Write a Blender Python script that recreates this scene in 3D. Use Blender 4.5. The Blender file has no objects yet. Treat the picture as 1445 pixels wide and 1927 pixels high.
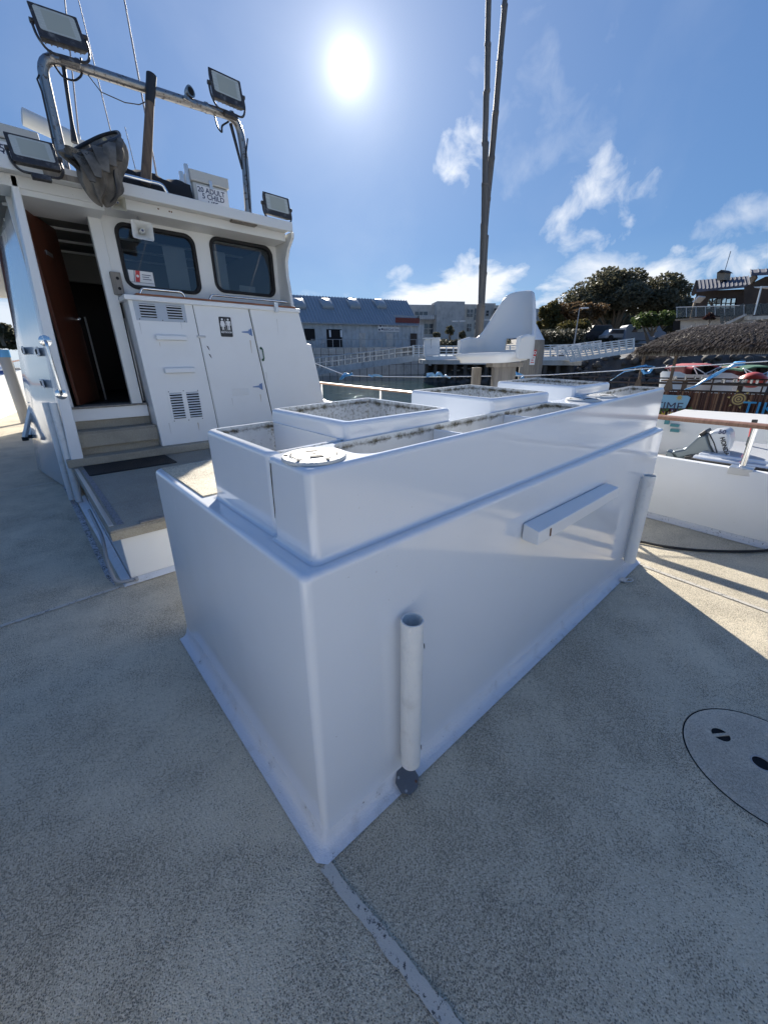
import bpy, bmesh, math, random
from mathutils import Vector, Matrix
random.seed(7)
R = math.radians
sc = bpy.context.scene
COL = sc.collection

# ------------------------------------------------------------------ camera
F_PX, PITCH, YAW, ROLL = 731.0, R(21.05), R(41.4), R(-0.79)
CAM = Vector((-0.363, -0.720, 1.450))
_fw = Vector((math.sin(YAW)*math.cos(PITCH), math.cos(YAW)*math.cos(PITCH), -math.sin(PITCH)))
_r0 = Vector((math.cos(YAW), -math.sin(YAW), 0)); _u0 = _r0.cross(_fw)
_rt = _r0*math.cos(ROLL) + _u0*math.sin(ROLL)
_up = -_r0*math.sin(ROLL) + _u0*math.cos(ROLL)
cam = bpy.data.cameras.new('camera'); camo = bpy.data.objects.new('camera', cam); COL.objects.link(camo)
cam.sensor_fit = 'HORIZONTAL'; cam.sensor_width = 36.0; cam.lens = 36.0*F_PX/1445.0
cam.clip_start = 0.02; cam.clip_end = 3000
camo.matrix_world = Matrix(((_rt.x, _up.x, -_fw.x, CAM.x), (_rt.y, _up.y, -_fw.y, CAM.y), (_rt.z, _up.z, -_fw.z, CAM.z), (0, 0, 0, 1)))
sc.camera = camo

def ray(px, py):
    return (_rt*((px-722.5)/F_PX) - _up*((py-963.5)/F_PX) + _fw)
def P(px, py, x=None, y=None, z=None, d=None):
    """survey helper: the place point seen at a photo pixel on a known plane or at a known distance"""
    v = ray(px, py)
    if x is not None: t = (x-CAM.x)/v.x
    elif y is not None: t = (y-CAM.y)/v.y
    elif z is not None: t = (z-CAM.z)/v.z
    else: t = d/math.hypot(v.x, v.y)
    return CAM + v*t

# ------------------------------------------------------------------ light and sky
SUN_EL, SUN_AZ = R(27.8), R(38.2)          # azimuth from +Y towards +X
sdir = Vector((math.sin(SUN_AZ)*math.cos(SUN_EL), math.cos(SUN_AZ)*math.cos(SUN_EL), math.sin(SUN_EL)))
sun = bpy.data.lights.new('sun', 'SUN'); sun.energy = 4.1; sun.angle = R(0.53); sun.color = (1.0, 0.93, 0.82)
suno = bpy.data.objects.new('sun', sun); COL.objects.link(suno)
suno.rotation_euler = (-sdir).to_track_quat('-Z', 'Y').to_euler()
SKY_STRENGTH = 0.013
world = bpy.data.worlds.new('World'); sc.world = world; world.use_nodes = True
def build_world():
    nt = world.node_tree; nt.nodes.clear(); N = nt.nodes; L = nt.links
    out = N.new('ShaderNodeOutputWorld'); bg = N.new('ShaderNodeBackground')
    sky = N.new('ShaderNodeTexSky'); sky.sky_type = 'NISHITA'; sky.sun_disc = False
    sky.sun_elevation = SUN_EL; sky.sun_rotation = SUN_AZ
    sky.altitude = 0; sky.air_density = 1.0; sky.dust_density = 0.0; sky.ozone_density = 2.5
    tc = N.new('ShaderNodeTexCoord'); sep = N.new('ShaderNodeSeparateXYZ'); L.new(tc.outputs['Generated'], sep.inputs[0])
    def m(op, a, b=None, clamp=False):
        n = N.new('ShaderNodeMath'); n.operation = op; n.use_clamp = clamp
        for i, v in enumerate((a, b)):
            if v is None: continue
            if isinstance(v, (int, float)): n.inputs[i].default_value = v
            else: L.new(v, n.inputs[i])
        return n.outputs[0]
    az = m('ARCTAN2', sep.outputs[0], sep.outputs[1]); el = m('ARCSINE', sep.outputs[2])
    def noise(scale, detail, rough, off=0, stretch=None):
        mp = N.new('ShaderNodeMapping'); L.new(tc.outputs['Generated'], mp.inputs[0]); mp.inputs[1].default_value = (off, off*.7, off*.3)
        if stretch: mp.inputs[3].default_value = stretch
        n = N.new('ShaderNodeTexNoise'); n.inputs['Scale'].default_value = scale; n.inputs['Detail'].default_value = detail
        n.inputs['Roughness'].default_value = rough; n.inputs['Distortion'].default_value = .35
        L.new(mp.outputs[0], n.inputs['Vector']); return n.outputs['Fac']
    n1 = noise(17, 8, .56, 3.1); n2 = noise(5.5, 8, .6, 1.7, (1, 1, 2.2)); n3 = noise(3.2, 6, .55, 5.2)
    cover = None
    # individual clouds: pixel of the centre, half sizes in radians, strength
    for (px, py, ra, re, st, nz) in ((868, 285, .07, .055, .9, n1), (1110, 392, .11, .075, .75, n1), (1168, 345, .075, .065, .7, n1),
                                     (1330, 478, .085, .025, .9, n1), (1425, 488, .08, .035, 1.0, n1), (885, 500, .05, .035, .9, n1), (752, 512, .06, .022, .75, n1),
                                     (1010, 240, .17, .13, .16, n1), (1400, 412, .09, .045, .5, n1), (900, 545, .16, .055, 1.5, n2),
                                     (1030, 552, .17, .05, 1.6, n2), (1120, 530, .12, .06, 1.2, n2), (820, 560, .14, .04, 1.2, n2), (1235, 540, .10, .05, 1.3, n2), (620, 555, .10, .02, .8, n2), (1010, 600, .4, .05, 1.4, n2)):
        v = ray(px, py).normalized(); a0 = math.atan2(v.x, v.y); e0 = math.asin(v.z)
        da = m('DIVIDE', m('SUBTRACT', az, a0), ra); de = m('DIVIDE', m('SUBTRACT', el, e0), re)
        d2 = m('ADD', m('MULTIPLY', da, da), m('MULTIPLY', de, de))
        e = m('SUBTRACT', 1.0, d2); e = m('MAXIMUM', e, -3.0)
        c = m('ADD', m('MULTIPLY', e, .22), m('SUBTRACT', nz, .60 if nz is n1 else .53))
        c = m('MULTIPLY', m('MULTIPLY', c, 3.8), st, True)
        cover = c if cover is None else m('MAXIMUM', cover, c)
    # thin high veil everywhere and low bank round the whole horizon
    veil = m('MULTIPLY', m('SUBTRACT', n3, .46), 1.1, True); veil = m('MULTIPLY', veil, .28)
    cover = m('MAXIMUM', cover, veil)
    low = m('SUBTRACT', .16, m('ABSOLUTE', m('SUBTRACT', el, .05))); low = m('MULTIPLY', low, 3.0)
    low = m('MULTIPLY', m('ADD', low, m('SUBTRACT', n2, .72)), 3.5, True)
    cover = m('MAXIMUM', cover, m('MULTIPLY', low, .8))
    mix = N.new('ShaderNodeMix'); mix.data_type = 'RGBA'; L.new(cover, mix.inputs[0])
    tint = N.new('ShaderNodeMix'); tint.data_type = 'RGBA'; tint.blend_type = 'MULTIPLY'; tint.inputs[0].default_value = 1.0
    L.new(sky.outputs[0], tint.inputs[6]); tint.inputs[7].default_value = (.72, .86, 1.0, 1)
    sc1 = N.new('ShaderNodeVectorMath'); sc1.operation = 'SCALE'; L.new(tint.outputs[2], sc1.inputs[0]); sc1.inputs['Scale'].default_value = SKY_STRENGTH
    # even blue scattered light of the clear marine air, paler towards the horizon
    gr = N.new('ShaderNodeValToRGB'); cr = gr.color_ramp; cr.elements[0].color = (.080, .135, .205, 1); cr.elements[1].color = (.018, .050, .140, 1); cr.elements[1].position = .8
    e2 = cr.elements.new(.22); e2.color = (.028, .074, .165, 1); L.new(sep.outputs[2], gr.inputs[0])
    ag = N.new('ShaderNodeVectorMath'); ag.operation = 'ADD'; L.new(sc1.outputs[0], ag.inputs[0]); L.new(gr.outputs[0], ag.inputs[1])
    L.new(ag.outputs[0], mix.inputs[6]); mix.inputs[7].default_value = (.37, .39, .42, 1)
    # the solar disc with its aureole, brightest part of the real sky
    vd = N.new('ShaderNodeVectorMath'); vd.operation = 'DOT_PRODUCT'; L.new(tc.outputs['Generated'], vd.inputs[0]); vd.inputs[1].default_value = sdir
    ang = m('ARCCOSINE', m('MINIMUM', vd.outputs['Value'], 1.0))
    a1 = m('MULTIPLY', m('POWER', 2.718, m('MULTIPLY', m('MULTIPLY', ang, ang), -1/(.012**2))), 5.0)
    a2 = m('MULTIPLY', m('POWER', 2.718, m('MULTIPLY', ang, -1/.085)), .17)
    a4 = m('MULTIPLY', m('POWER', 2.718, m('MULTIPLY', ang, -1/.020)), .8)
    a3 = m('MULTIPLY', m('POWER', 2.718, m('MULTIPLY', ang, -1/.33)), .115)
    au = m('ADD', m('ADD', m('ADD', a1, a2), a3), a4)
    sc2 = N.new('ShaderNodeVectorMath'); sc2.operation = 'SCALE'; sc2.inputs[0].default_value = (1.0, .98, .93); L.new(au, sc2.inputs['Scale'])
    ad = N.new('ShaderNodeVectorMath'); ad.operation = 'ADD'; L.new(mix.outputs[2], ad.inputs[0]); L.new(sc2.outputs[0], ad.inputs[1])
    L.new(ad.outputs[0], bg.inputs[0]); bg.inputs[1].default_value = 1.0
    L.new(bg.outputs[0], out.inputs[0])
build_world()
sc.view_settings.view_transform = 'Standard'; sc.view_settings.look = 'None'
sc.view_settings.gamma = 1.0; sc.view_settings.use_curve_mapping = False
sc.view_settings.exposure = 1.28
sc.render.engine = 'CYCLES'; sc.cycles.use_denoising = True; sc.cycles.max_bounces = 8; sc.cycles.sample_clamp_indirect = 6
sc.cycles.transparent_max_bounces = 12

# ------------------------------------------------------------------ materials
def mat(name, col, rough=.5, metal=0.0, coat=0.0, spec=.5, trans=0.0):
    M = bpy.data.materials.new(name); M.use_nodes = True
    b = M.node_tree.nodes['Principled BSDF']
    b.inputs['Base Color'].default_value = (*col, 1); b.inputs['Roughness'].default_value = rough; b.inputs['Metallic'].default_value = metal
    b.inputs['Coat Weight'].default_value = coat; b.inputs['Specular IOR Level'].default_value = spec
    if trans: b.inputs['Transmission Weight'].default_value = trans
    return M
class NB:
    def __init__(s, M): s.M = M; s.N = M.node_tree.nodes; s.L = M.node_tree.links; s.b = s.N['Principled BSDF']
    def set(s, i, v):
        if v is None: return
        if hasattr(v, 'is_linked') or isinstance(v, bpy.types.NodeSocket): s.L.new(v, i)
        else: i.default_value = v
    def m(s, op, a, b=None, clamp=False):
        n = s.N.new('ShaderNodeMath'); n.operation = op; n.use_clamp = clamp
        s.set(n.inputs[0], a); s.set(n.inputs[1], b); return n.outputs[0]
    def coord(s, kind='Object', scale=(1, 1, 1)):
        t = s.N.new('ShaderNodeTexCoord'); mp = s.N.new('ShaderNodeMapping'); mp.inputs[3].default_value = scale
        s.L.new(t.outputs[kind], mp.inputs[0]); return mp.outputs[0]
    def noise(s, scale, detail=4, rough=.55, vec=None, dist=0):
        n = s.N.new('ShaderNodeTexNoise'); n.inputs['Scale'].default_value = scale; n.inputs['Detail'].default_value = detail
        n.inputs['Roughness'].default_value = rough; n.inputs['Distortion'].default_value = dist
        s.L.new(vec if vec is not None else s.coord(), n.inputs['Vector']); return n.outputs['Fac']
    def ramp(s, fac, stops):
        n = s.N.new('ShaderNodeValToRGB'); cr = n.color_ramp
        while len(cr.elements) < len(stops): cr.elements.new(.5)
        for e, (p, c) in zip(cr.elements, stops): e.position = p; e.color = (*c, 1) if len(c) == 3 else c
        s.L.new(fac, n.inputs[0]); return n.outputs[0]
    def mix(s, fac, a, b, mode='MIX'):
        n = s.N.new('ShaderNodeMix'); n.data_type = 'RGBA'; n.blend_type = mode
        s.set(n.inputs[0], fac)
        for i, v in ((6, a), (7, b)):
            if isinstance(v, tuple): n.inputs[i].default_value = (*v, 1)
            else: s.L.new(v, n.inputs[i])
        return n.outputs[2]
    def step(s, v, lo, hi):
        n = s.N.new('ShaderNodeMapRange'); n.interpolation_type = 'SMOOTHSTEP'
        s.set(n.inputs[0], v); n.inputs[1].default_value = lo; n.inputs[2].default_value = hi; return n.outputs[0]
    def bump(s, h, strength=.3, dist=.01):
        n = s.N.new('ShaderNodeBump'); n.inputs['Strength'].default_value = strength; n.inputs['Distance'].default_value = dist
        s.L.new(h, n.inputs['Height']); s.L.new(n.outputs[0], s.b.inputs['Normal'])
    def color(s, c): s.L.new(c, s.b.inputs['Base Color'])
    def rough(s, c): s.L.new(c, s.b.inputs['Roughness'])

def m_gelcoat(name, rough=.11, base=(.72, .755, .80), dirt=.5):
    M = mat(name, base, rough, coat=.35 if rough < .2 else 0); M.node_tree.nodes['Principled BSDF'].inputs['Coat Roughness'].default_value = .04; k = NB(M)
    sm = k.noise(3.0, 5, .6); fine = k.noise(160, 2, .5)
    specks = k.step(k.noise(60, 3, .7), .72, .75)
    c = k.mix(k.m('MULTIPLY', k.step(sm, .45, .8), .16*dirt), base, (.62, .61, .56))
    c = k.mix(k.m('MULTIPLY', specks, .6*dirt), c, (.22, .19, .15))
    scr = k.step(k.noise(1.0, 3, .6, k.coord('Object', (75, 75, 9)), .8), .735, .755); c = k.mix(k.m('MULTIPLY', scr, .30*dirt), c, (.40, .39, .36))
    k.color(c); k.rough(k.m('ADD', k.m('MULTIPLY', sm, .10), k.m('ADD', k.m('MULTIPLY', scr, .2), rough-.06)))
    k.bump(k.m('ADD', k.m('MULTIPLY', k.noise(2.2, 2), 1.0), k.m('MULTIPLY', fine, .012)), .12, .02)
    return M
GEL = m_gelcoat('gelcoat_white'); GELM = m_gelcoat('painted_white_plywood', .34, (.76, .77, .77), .9)
CABW = m_gelcoat('weathered_white_paint', .42, (.70, .70, .68), 1.4)
def m_stained():
    M = mat('stained_bin_interior', (.6, .6, .58), .5); k = NB(M); uv = k.N.new('ShaderNodeUVMap'); sp = k.N.new('ShaderNodeSeparateXYZ'); k.L.new(uv.outputs[0], sp.inputs[0])
    n = k.noise(22, 8, .7); n2 = k.noise(70, 5, .7); n3 = k.noise(7, 4, .6)
    depth = sp.outputs[1]            # metres below the rim
    band = k.m('SUBTRACT', 1.0, k.m('DIVIDE', k.m('ABSOLUTE', k.m('SUBTRACT', depth, .017)), .013))
    corner = k.m('SUBTRACT', 1.0, k.m('DIVIDE', sp.outputs[0], .022))
    run = k.m('SUBTRACT', .62, k.m('MULTIPLY', depth, 2.2))
    s1 = k.m('ADD', k.m('MULTIPLY', k.m('MAXIMUM', band, -1.0), .22), k.m('SUBTRACT', n, .53))
    s2 = k.m('ADD', k.m('MULTIPLY', k.m('MAXIMUM', corner, -1.0), .2), k.m('SUBTRACT', n2, .58))
    f = k.m('MULTIPLY', k.m('MAXIMUM', s1, s2), 4.5, True)
    spk = k.step(k.m('ADD', n2, k.m('MULTIPLY', run, .10)), .74, .77)
    f = k.m('MAXIMUM', f, k.m('MULTIPLY', spk, .8))
    c = k.mix(k.step(n3, .4, .7), (.72, .73, .72), (.62, .62, .60)); c = k.mix(f, c, k.mix(k.step(n2, .4, .6), (.03, .028, .02), (.13, .11, .06))); k.color(c)
    return M
STAIN = m_stained()
def m_nonskid(name, a, b, pit, lite=(.46, .44, .38)):
    M = mat(name, a, .62, spec=.35); k = NB(M)
    big = k.noise(.9, 5, .6); mid = k.noise(4.5, 5, .6); fine = k.noise(210, 2, .6); g = k.noise(165, 3, .7)
    def vor(sc_):
        v = k.N.new('ShaderNodeTexVoronoi'); v.inputs['Scale'].default_value = sc_; k.L.new(k.coord(), v.inputs['Vector'])
        sp = k.N.new('ShaderNodeSeparateColor'); k.L.new(v.outputs['Color'], sp.inputs[0]); return v.outputs['Distance'], sp.outputs[0], sp.outputs[1]
    d1, r1, q1 = vor(235); d2, r2, q2 = vor(230)
    smear = k.noise(1.0, 5, .6, k.coord('Object', (.7, 2.2, 1)), 1.2)
    c = k.mix(k.step(big, .32, .68), a, b)
    c = k.mix(k.m('MULTIPLY', k.step(mid, .42, .75), .5), c, tuple(x*.72 for x in a))
    c = k.mix(k.m('MULTIPLY', k.step(smear, .52, .72), .35), c, tuple(x*.55 for x in b))
    c = k.mix(k.m('MULTIPLY', k.step(r2, .55, .95), .5), c, lite); c = k.mix(k.m('MULTIPLY', k.step(q2, .6, 1.0), .35), c, tuple(x*.5 for x in a))
    where = k.m('ADD', k.m('MULTIPLY', k.step(k.noise(1.1, 6, .68), .38, .62), .55), k.m('MULTIPLY', k.step(mid, .4, .7), .16))
    hit = k.m('MULTIPLY', k.step(k.m('ADD', r1, where), .98, 1.02), k.step(k.m('ADD', d1, k.m('MULTIPLY', g, .5)), .80, .62))
    gp = k.m('MULTIPLY', k.step(k.m('ADD', k.noise(150, 4, .75), k.m('MULTIPLY', where, .16)), .64, .70), .55)
    hit = k.m('MAXIMUM', k.m('MULTIPLY', hit, .8), gp)
    c = k.mix(k.m('MULTIPLY', hit, pit), c, (.05, .05, .047))
    k.color(c); k.bump(k.m('SUBTRACT', k.m('ADD', k.m('MULTIPLY', d2, -.7), k.m('MULTIPLY', fine, .5)), k.m('MULTIPLY', hit, .8)), .7, .005)
    return M
NONSKID = m_nonskid('nonskid_deck', (.68, .595, .435), (.54, .48, .36), .82, (.78, .71, .57))
NONSKID2 = m_nonskid('nonskid_platform', (.34, .31, .25), (.28, .26, .22), .25)
TANPAINT = m_nonskid('tan_deck_paint', (.43, .385, .30), (.37, .335, .27), .15, (.5, .46, .38))
def m_ragged(name, base, wear):
    M = mat(name, base, .45); k = NB(M)
    n = k.noise(75, 6, .75); n2 = k.noise(14, 4, .6)
    f = k.step(k.m('ADD', n, k.m('MULTIPLY', n2, .35)), wear, wear+.05)
    c = k.mix(f, base, (.05, .05, .05)); c = k.mix(k.m('MULTIPLY', k.step(n2, .5, .75), .35), c, (.42, .42, .40)); k.color(c)
    k.bump(k.m('ADD', n, k.noise(120, 3)), .4, .006); return M
STRIP = m_ragged('white_seam_paint', (.50, .51, .52), .76); FLANGE = m_ragged('white_flange_paint', (.66, .69, .73), .83)
SEAM = m_ragged('worn_seam_paint', (.54, .505, .435), .73)
def m_wood(name, a, b, rough=.5, scale=(30, 30, 2.0), spec=.4):
    M = mat(name, a, rough, spec=spec); k = NB(M); v = k.coord('Object', scale)
    n = k.noise(1.0, 6, .6, v, .6); c = k.mix(k.step(n, .3, .7), a, b); c = k.mix(k.m('MULTIPLY', k.step(k.noise(3.2, 4, .7, v), .55, .7), .5), c, tuple(x*.45 for x in a)); k.color(c)
    k.bump(n, .25, .004); return M
TEAK = m_wood('varnished_teak', (.30, .11, .045), (.20, .07, .03), .32, (3, 3, 25)); MAHOG = m_wood('mahogany_door_wood', (.11, .034, .017), (.07, .021, .011), .4, (9, 9, 1.2))
GREYWOOD = m_wood('weathered_grey_wood', (.30, .27, .23), (.19, .17, .15), .8); BAMBOO = m_wood('weathered_bamboo', (.145, .138, .13), (.09, .086, .082), .65, (40, 40, 1.2))
POLEWOOD = m_wood('worn_pole_wood', (.17, .12, .08), (.10, .07, .05), .6, (40, 40, 2))
RAILWOOD = m_wood('peeling_rail_wood', (.33, .19, .12), (.24, .12, .075), .38, (3, 40, 3))
def m_metal(name, col, rough, spots):
    M = mat(name, col, rough, metal=1.0); k = NB(M); n = k.noise(24, 6, .7); f = k.step(n, spots, spots+.14)
    k.color(k.mix(f, col, (.14, .11, .09))); k.rough(k.m('ADD', k.m('MULTIPLY', f, .4), rough)); return M
CHROME = m_metal('polished_steel', (.72, .72, .72), .10, .72); GALV = m_metal('weathered_pipe_steel', (.36, .34, .32), .34, .52); ALU = m_metal('brushed_aluminium', (.62, .63, .64), .38, .70)
BLACK = mat('black_plastic', (.018, .018, .02), .45); RUBBER = mat('black_rubber', (.012, .012, .014), .75); FLOODBODY = m_ragged('weathered_black_casting', (.035, .03, .028), .82)
def m_lens():
    M = mat('flood_light_lens', (.52, .53, .48), .3); k = NB(M); v = k.N.new('ShaderNodeTexBrick'); v.inputs['Scale'].default_value = 40; v.offset = 0
    v.inputs['Color1'].default_value = (.55, .56, .50, 1); v.inputs['Color2'].default_value = (.50, .52, .47, 1); v.inputs['Mortar'].default_value = (.44, .45, .42, 1)
    k.L.new(k.coord(), v.inputs['Vector']); k.color(k.mix(k.m('MULTIPLY', k.step(k.noise(9, 5), .5, .8), .4), v.outputs[0], (.32, .31, .27))); return M
LENS = m_lens()
def m_glass(name, tint, mixv=.0):
    M = bpy.data.materials.new(name); M.use_nodes = True; N = M.node_tree.nodes; L = M.node_tree.links; N.clear()
    o = N.new('ShaderNodeOutputMaterial'); t = N.new('ShaderNodeBsdfTransparent'); t.inputs[0].default_value = (*tint, 1)
    g = N.new('ShaderNodeBsdfGlossy'); g.inputs['Roughness'].default_value = .02; g.inputs[0].default_value = (.95, .97, 1, 1)
    f = N.new('ShaderNodeFresnel'); f.inputs[0].default_value = 1.6
    a = N.new('ShaderNodeMath'); a.operation = 'ADD'; a.use_clamp = True; L.new(f.outputs[0], a.inputs[0]); a.inputs[1].default_value = mixv
    x = N.new('ShaderNodeMixShader'); L.new(a.outputs[0], x.inputs[0]); L.new(t.outputs[0], x.inputs[1]); L.new(g.outputs[0], x.inputs[2]); L.new(x.outputs[0], o.inputs[0]); return M
GLASS = m_glass('tinted_window_glass', (.38, .43, .46), .03); FARGLASS = mat('dark_building_glass', (.045, .055, .07), .06, spec=.8)
WHITEPL = m_gelcoat('aged_white_plastic', .38, (.66, .66, .63), 1.2); PVC = m_ragged('scratched_white_pvc', (.74, .75, .74), .93); HATCHPL = m_ragged('dirty_white_hatch_plastic', (.60, .60, .57), .95)
SEATW = m_gelcoat('glossy_seat_plastic', .25, (.74, .73, .70), .35); GREYPL = mat('grey_plastic', (.33, .34, .35), .5)
DKCANVAS = mat('black_canvas', (.012, .013, .016), .9); BLUETARP = mat('blue_tarp_plastic', (.10, .36, .72), .35); BLUE2 = mat('pale_blue_tarp_plastic', (.26, .52, .80), .35)
SIGNBLACK = mat('black_sign_plate', (.012, .013, .017), .35); PRINTW = mat('white_print', (.75, .75, .75), .5); PRINTN = mat('navy_print', (.035, .045, .10), .5); PRINTR = mat('red_print', (.55, .05, .05), .5); PRINTB = mat('black_print', (.02, .02, .02), .5)
BLUEGREY = m_gelcoat('bluish_vent_paint', .4, (.40, .45, .52), 1.2); HINGEB = mat('blue_hinge_paint', (.16, .25, .45), .5); GREENB = mat('verdigris_brass', (.035, .11, .07), .5, .3); DARK = mat('dark_recess', (.008, .008, .009), .9); RUST = mat('rusty_steel', (.14, .06, .03), .8)
INTER = mat('cabin_lining', (.22, .21, .19), .7); INTDK = mat('dark_cabinet_veneer', (.05, .035, .03), .5); FLOORDK = mat('dark_cabin_sole', (.06, .05, .045), .7); PAPER = mat('paper_sheet', (.60, .60, .58), .7); MATBLK = m_nonskid('black_door_mat_pile', (.012, .012, .014), (.010, .010, .012), .3, (.02, .02, .022))

# ------------------------------------------------------------------ mesh helpers
class MB:
    def __init__(s): s.v = []; s.f = []; s.uv = {}
    def add(s, vs, fs):
        o = len(s.v); s.v += [Vector(p) for p in vs]; s.f += [tuple(i+o for i in f) for f in fs]; return o
    def hexa(s, p):      # 8 points: bottom ring 0-3 (ccw from above), top ring 4-7
        s.add(p, [(3, 2, 1, 0), (4, 5, 6, 7), (0, 1, 5, 4), (1, 2, 6, 5), (2, 3, 7, 6), (3, 0, 4, 7)]); return s
    def box(s, x0, x1, y0, y1, z0, z1):
        return s.hexa([(x0, y0, z0), (x1, y0, z0), (x1, y1, z0), (x0, y1, z0), (x0, y0, z1), (x1, y0, z1), (x1, y1, z1), (x0, y1, z1)])
    def obox(s, c, ux, uy, uz):  # oriented box, half vectors
        c, ux, uy, uz = map(Vector, (c, ux, uy, uz))
        return s.hexa([c-ux-uy-uz, c+ux-uy-uz, c+ux+uy-uz, c-ux+uy-uz, c-ux-uy+uz, c+ux-uy+uz, c+ux+uy+uz, c-ux+uy+uz])
    def prism(s, poly, off):     # planar polygon swept by off
        n = len(poly); off = Vector(off); a = [Vector(p) for p in poly]
        s.add(a+[p+off for p in a], [tuple(range(n)), tuple(range(2*n-1, n-1, -1))]+[(i, i+n, (i+1) % n+n, (i+1) % n) for i in range(n)]); return s
    def quad(s, a, b, c, d): s.add([a, b, c, d], [(0, 1, 2, 3)]); return s
    def tube(s, pts, r, n=8, caps=True):
        pts = [Vector(p) for p in pts]; rr = r if isinstance(r, (list, tuple)) else [r]*len(pts); prev = None; rings = []
        for i, p in enumerate(pts):
            t = (pts[min(i+1, len(pts)-1)]-pts[max(i-1, 0)]).normalized()
            if prev is None: u = t.orthogonal().normalized()
            else:
                u = prev-t*prev.dot(t); u = u.normalized() if u.length > 1e-6 else t.orthogonal().normalized()
            prev = u; w = t.cross(u); rings.append([p+(u*math.cos(2*math.pi*j/n)+w*math.sin(2*math.pi*j/n))*rr[i] for j in range(n)])
        s.loft(rings, caps, caps); return s
    def loft(s, rings, cap0=False, cap1=False):
        n = len(rings[0]); o = s.add([p for r in rings for p in r], [])
        for i in range(len(rings)-1):
            for j in range(n):
                k = (j+1) % n; s.f.append((o+i*n+j, o+i*n+k, o+(i+1)*n+k, o+(i+1)*n+j))
        if cap0: s.f.append(tuple(o+j for j in range(n-1, -1, -1)))
        if cap1: s.f.append(tuple(o+(len(rings)-1)*n+j for j in range(n)))
        return s
    def disc(s, c, nrm, r, th, n=24):
        c = Vector(c); nrm = Vector(nrm).normalized(); return s.tube([c, c+nrm*th], r, n)
    def build(s, name, m, parent=None, bevel=0, smooth=40, seg=2, label=None, recalc=True, wn=False):
        me = bpy.data.meshes.new(name); me.from_pydata(s.v, [], s.f)
        if recalc:
            bm = bmesh.new(); bm.from_mesh(me); bmesh.ops.recalc_face_normals(bm, faces=bm.faces); bm.to_mesh(me); bm.free()
        me.materials.append(m)
        for p in me.polygons: p.use_smooth = True
        if smooth is not None: me.set_sharp_from_angle(angle=R(smooth))
        o = bpy.data.objects.new(name, me); COL.objects.link(o)
        if parent is not None: o.parent = parent; o.matrix_parent_inverse = parent.matrix_world.inverted()
        if bevel:
            b = o.modifiers.new('edge', 'BEVEL'); b.width = bevel; b.segments = seg; b.limit_method = 'ANGLE'; b.angle_limit = R(35); b.harden_normals = True
        if wn: w_ = o.modifiers.new('normals', 'WEIGHTED_NORMAL'); w_.keep_sharp = True; w_.weight = 90
        if label: o['label'] = label
        return o
def tag(o, label, cat, group=None):
    o['label'] = label; o['category'] = cat
    if group: o['group'] = group
    return o
def thing(name, loc, label, cat, group=None):
    o = bpy.data.objects.new(name, None); COL.objects.link(o); o.empty_display_size = .1
    o.matrix_world = Matrix.Translation(Vector(loc)); return tag(o, label, cat, group)
def structure(o): o['kind'] = 'structure'; return o
def clone(root, loc=None, rotz=None, label=None):
    def cp(o, par):
        c = o.copy(); COL.objects.link(c)
        if par is not None: c.parent = par
        for ch in [x for x in bpy.data.objects if x.parent == o]: cp(ch, c)
        return c
    c = cp(root, None)
    m = root.matrix_basis.copy()
    if loc is not None: m.translation = Vector(loc)
    if rotz is not None: m = Matrix.Translation(m.translation) @ Matrix.Rotation(rotz, 4, 'Z')
    c.matrix_world = m
    if label: c['label'] = label
    return c
def arc_pts(pts, rad=.05, n=5):
    """polyline with rounded corners"""
    pts = [Vector(p) for p in pts]; out = [pts[0]]
    for i in range(1, len(pts)-1):
        a = (pts[i-1]-pts[i]); b = (pts[i+1]-pts[i]); r = min(rad, a.length*.45, b.length*.45); A = pts[i]+a.normalized()*r; B = pts[i]+b.normalized()*r
        for k in range(n+1):
            t = k/n; out.append((1-t)**2*A+2*t*(1-t)*pts[i]+t*t*B)
    out.append(pts[-1]); return out
def text(name, body, size, m, c, xdir, ydir, parent=None, th=.0015, bold=0.0, align='CENTER', label=None):
    cu = bpy.data.curves.new(name, 'FONT'); cu.body = body; cu.size = size; cu.align_x = align; cu.align_y = 'CENTER'; cu.extrude = th; cu.offset = bold; cu.resolution_u = 3
    t = bpy.data.objects.new(name+'_tmp', cu); COL.objects.link(t); bpy.context.view_layer.update()
    me = bpy.data.meshes.new_from_object(t.evaluated_get(bpy.context.evaluated_depsgraph_get())); bpy.data.objects.remove(t); bpy.data.curves.remove(cu)
    X = Vector(xdir).normalized(); Z = X.cross(Vector(ydir)).normalized(); Y = Z.cross(X); c = Vector(c)
    me.transform(Matrix(((X.x, Y.x, Z.x, c.x), (X.y, Y.y, Z.y, c.y), (X.z, Y.z, Z.z, c.z), (0, 0, 0, 1))))
    me.materials.clear(); me.materials.append(m); me.name = name
    o = bpy.data.objects.new(name, me); COL.objects.link(o)
    if parent is not None: o.parent = parent; o.matrix_parent_inverse = parent.matrix_world.inverted()
    if label: o['label'] = label
    return o
def rr(u0, u1, v0, v1, r, n=5):
    """rounded rectangle, ccw from above"""
    out = []
    for (cx, cy, a) in ((u1-r, v1-r, 0), (u0+r, v1-r, 90), (u0+r, v0+r, 180), (u1-r, v0+r, 270)):
        for k in range(n+1):
            t = R(a+90*k/n); out.append((cx+r*math.cos(t), cy+r*math.sin(t)))
    return out
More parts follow.
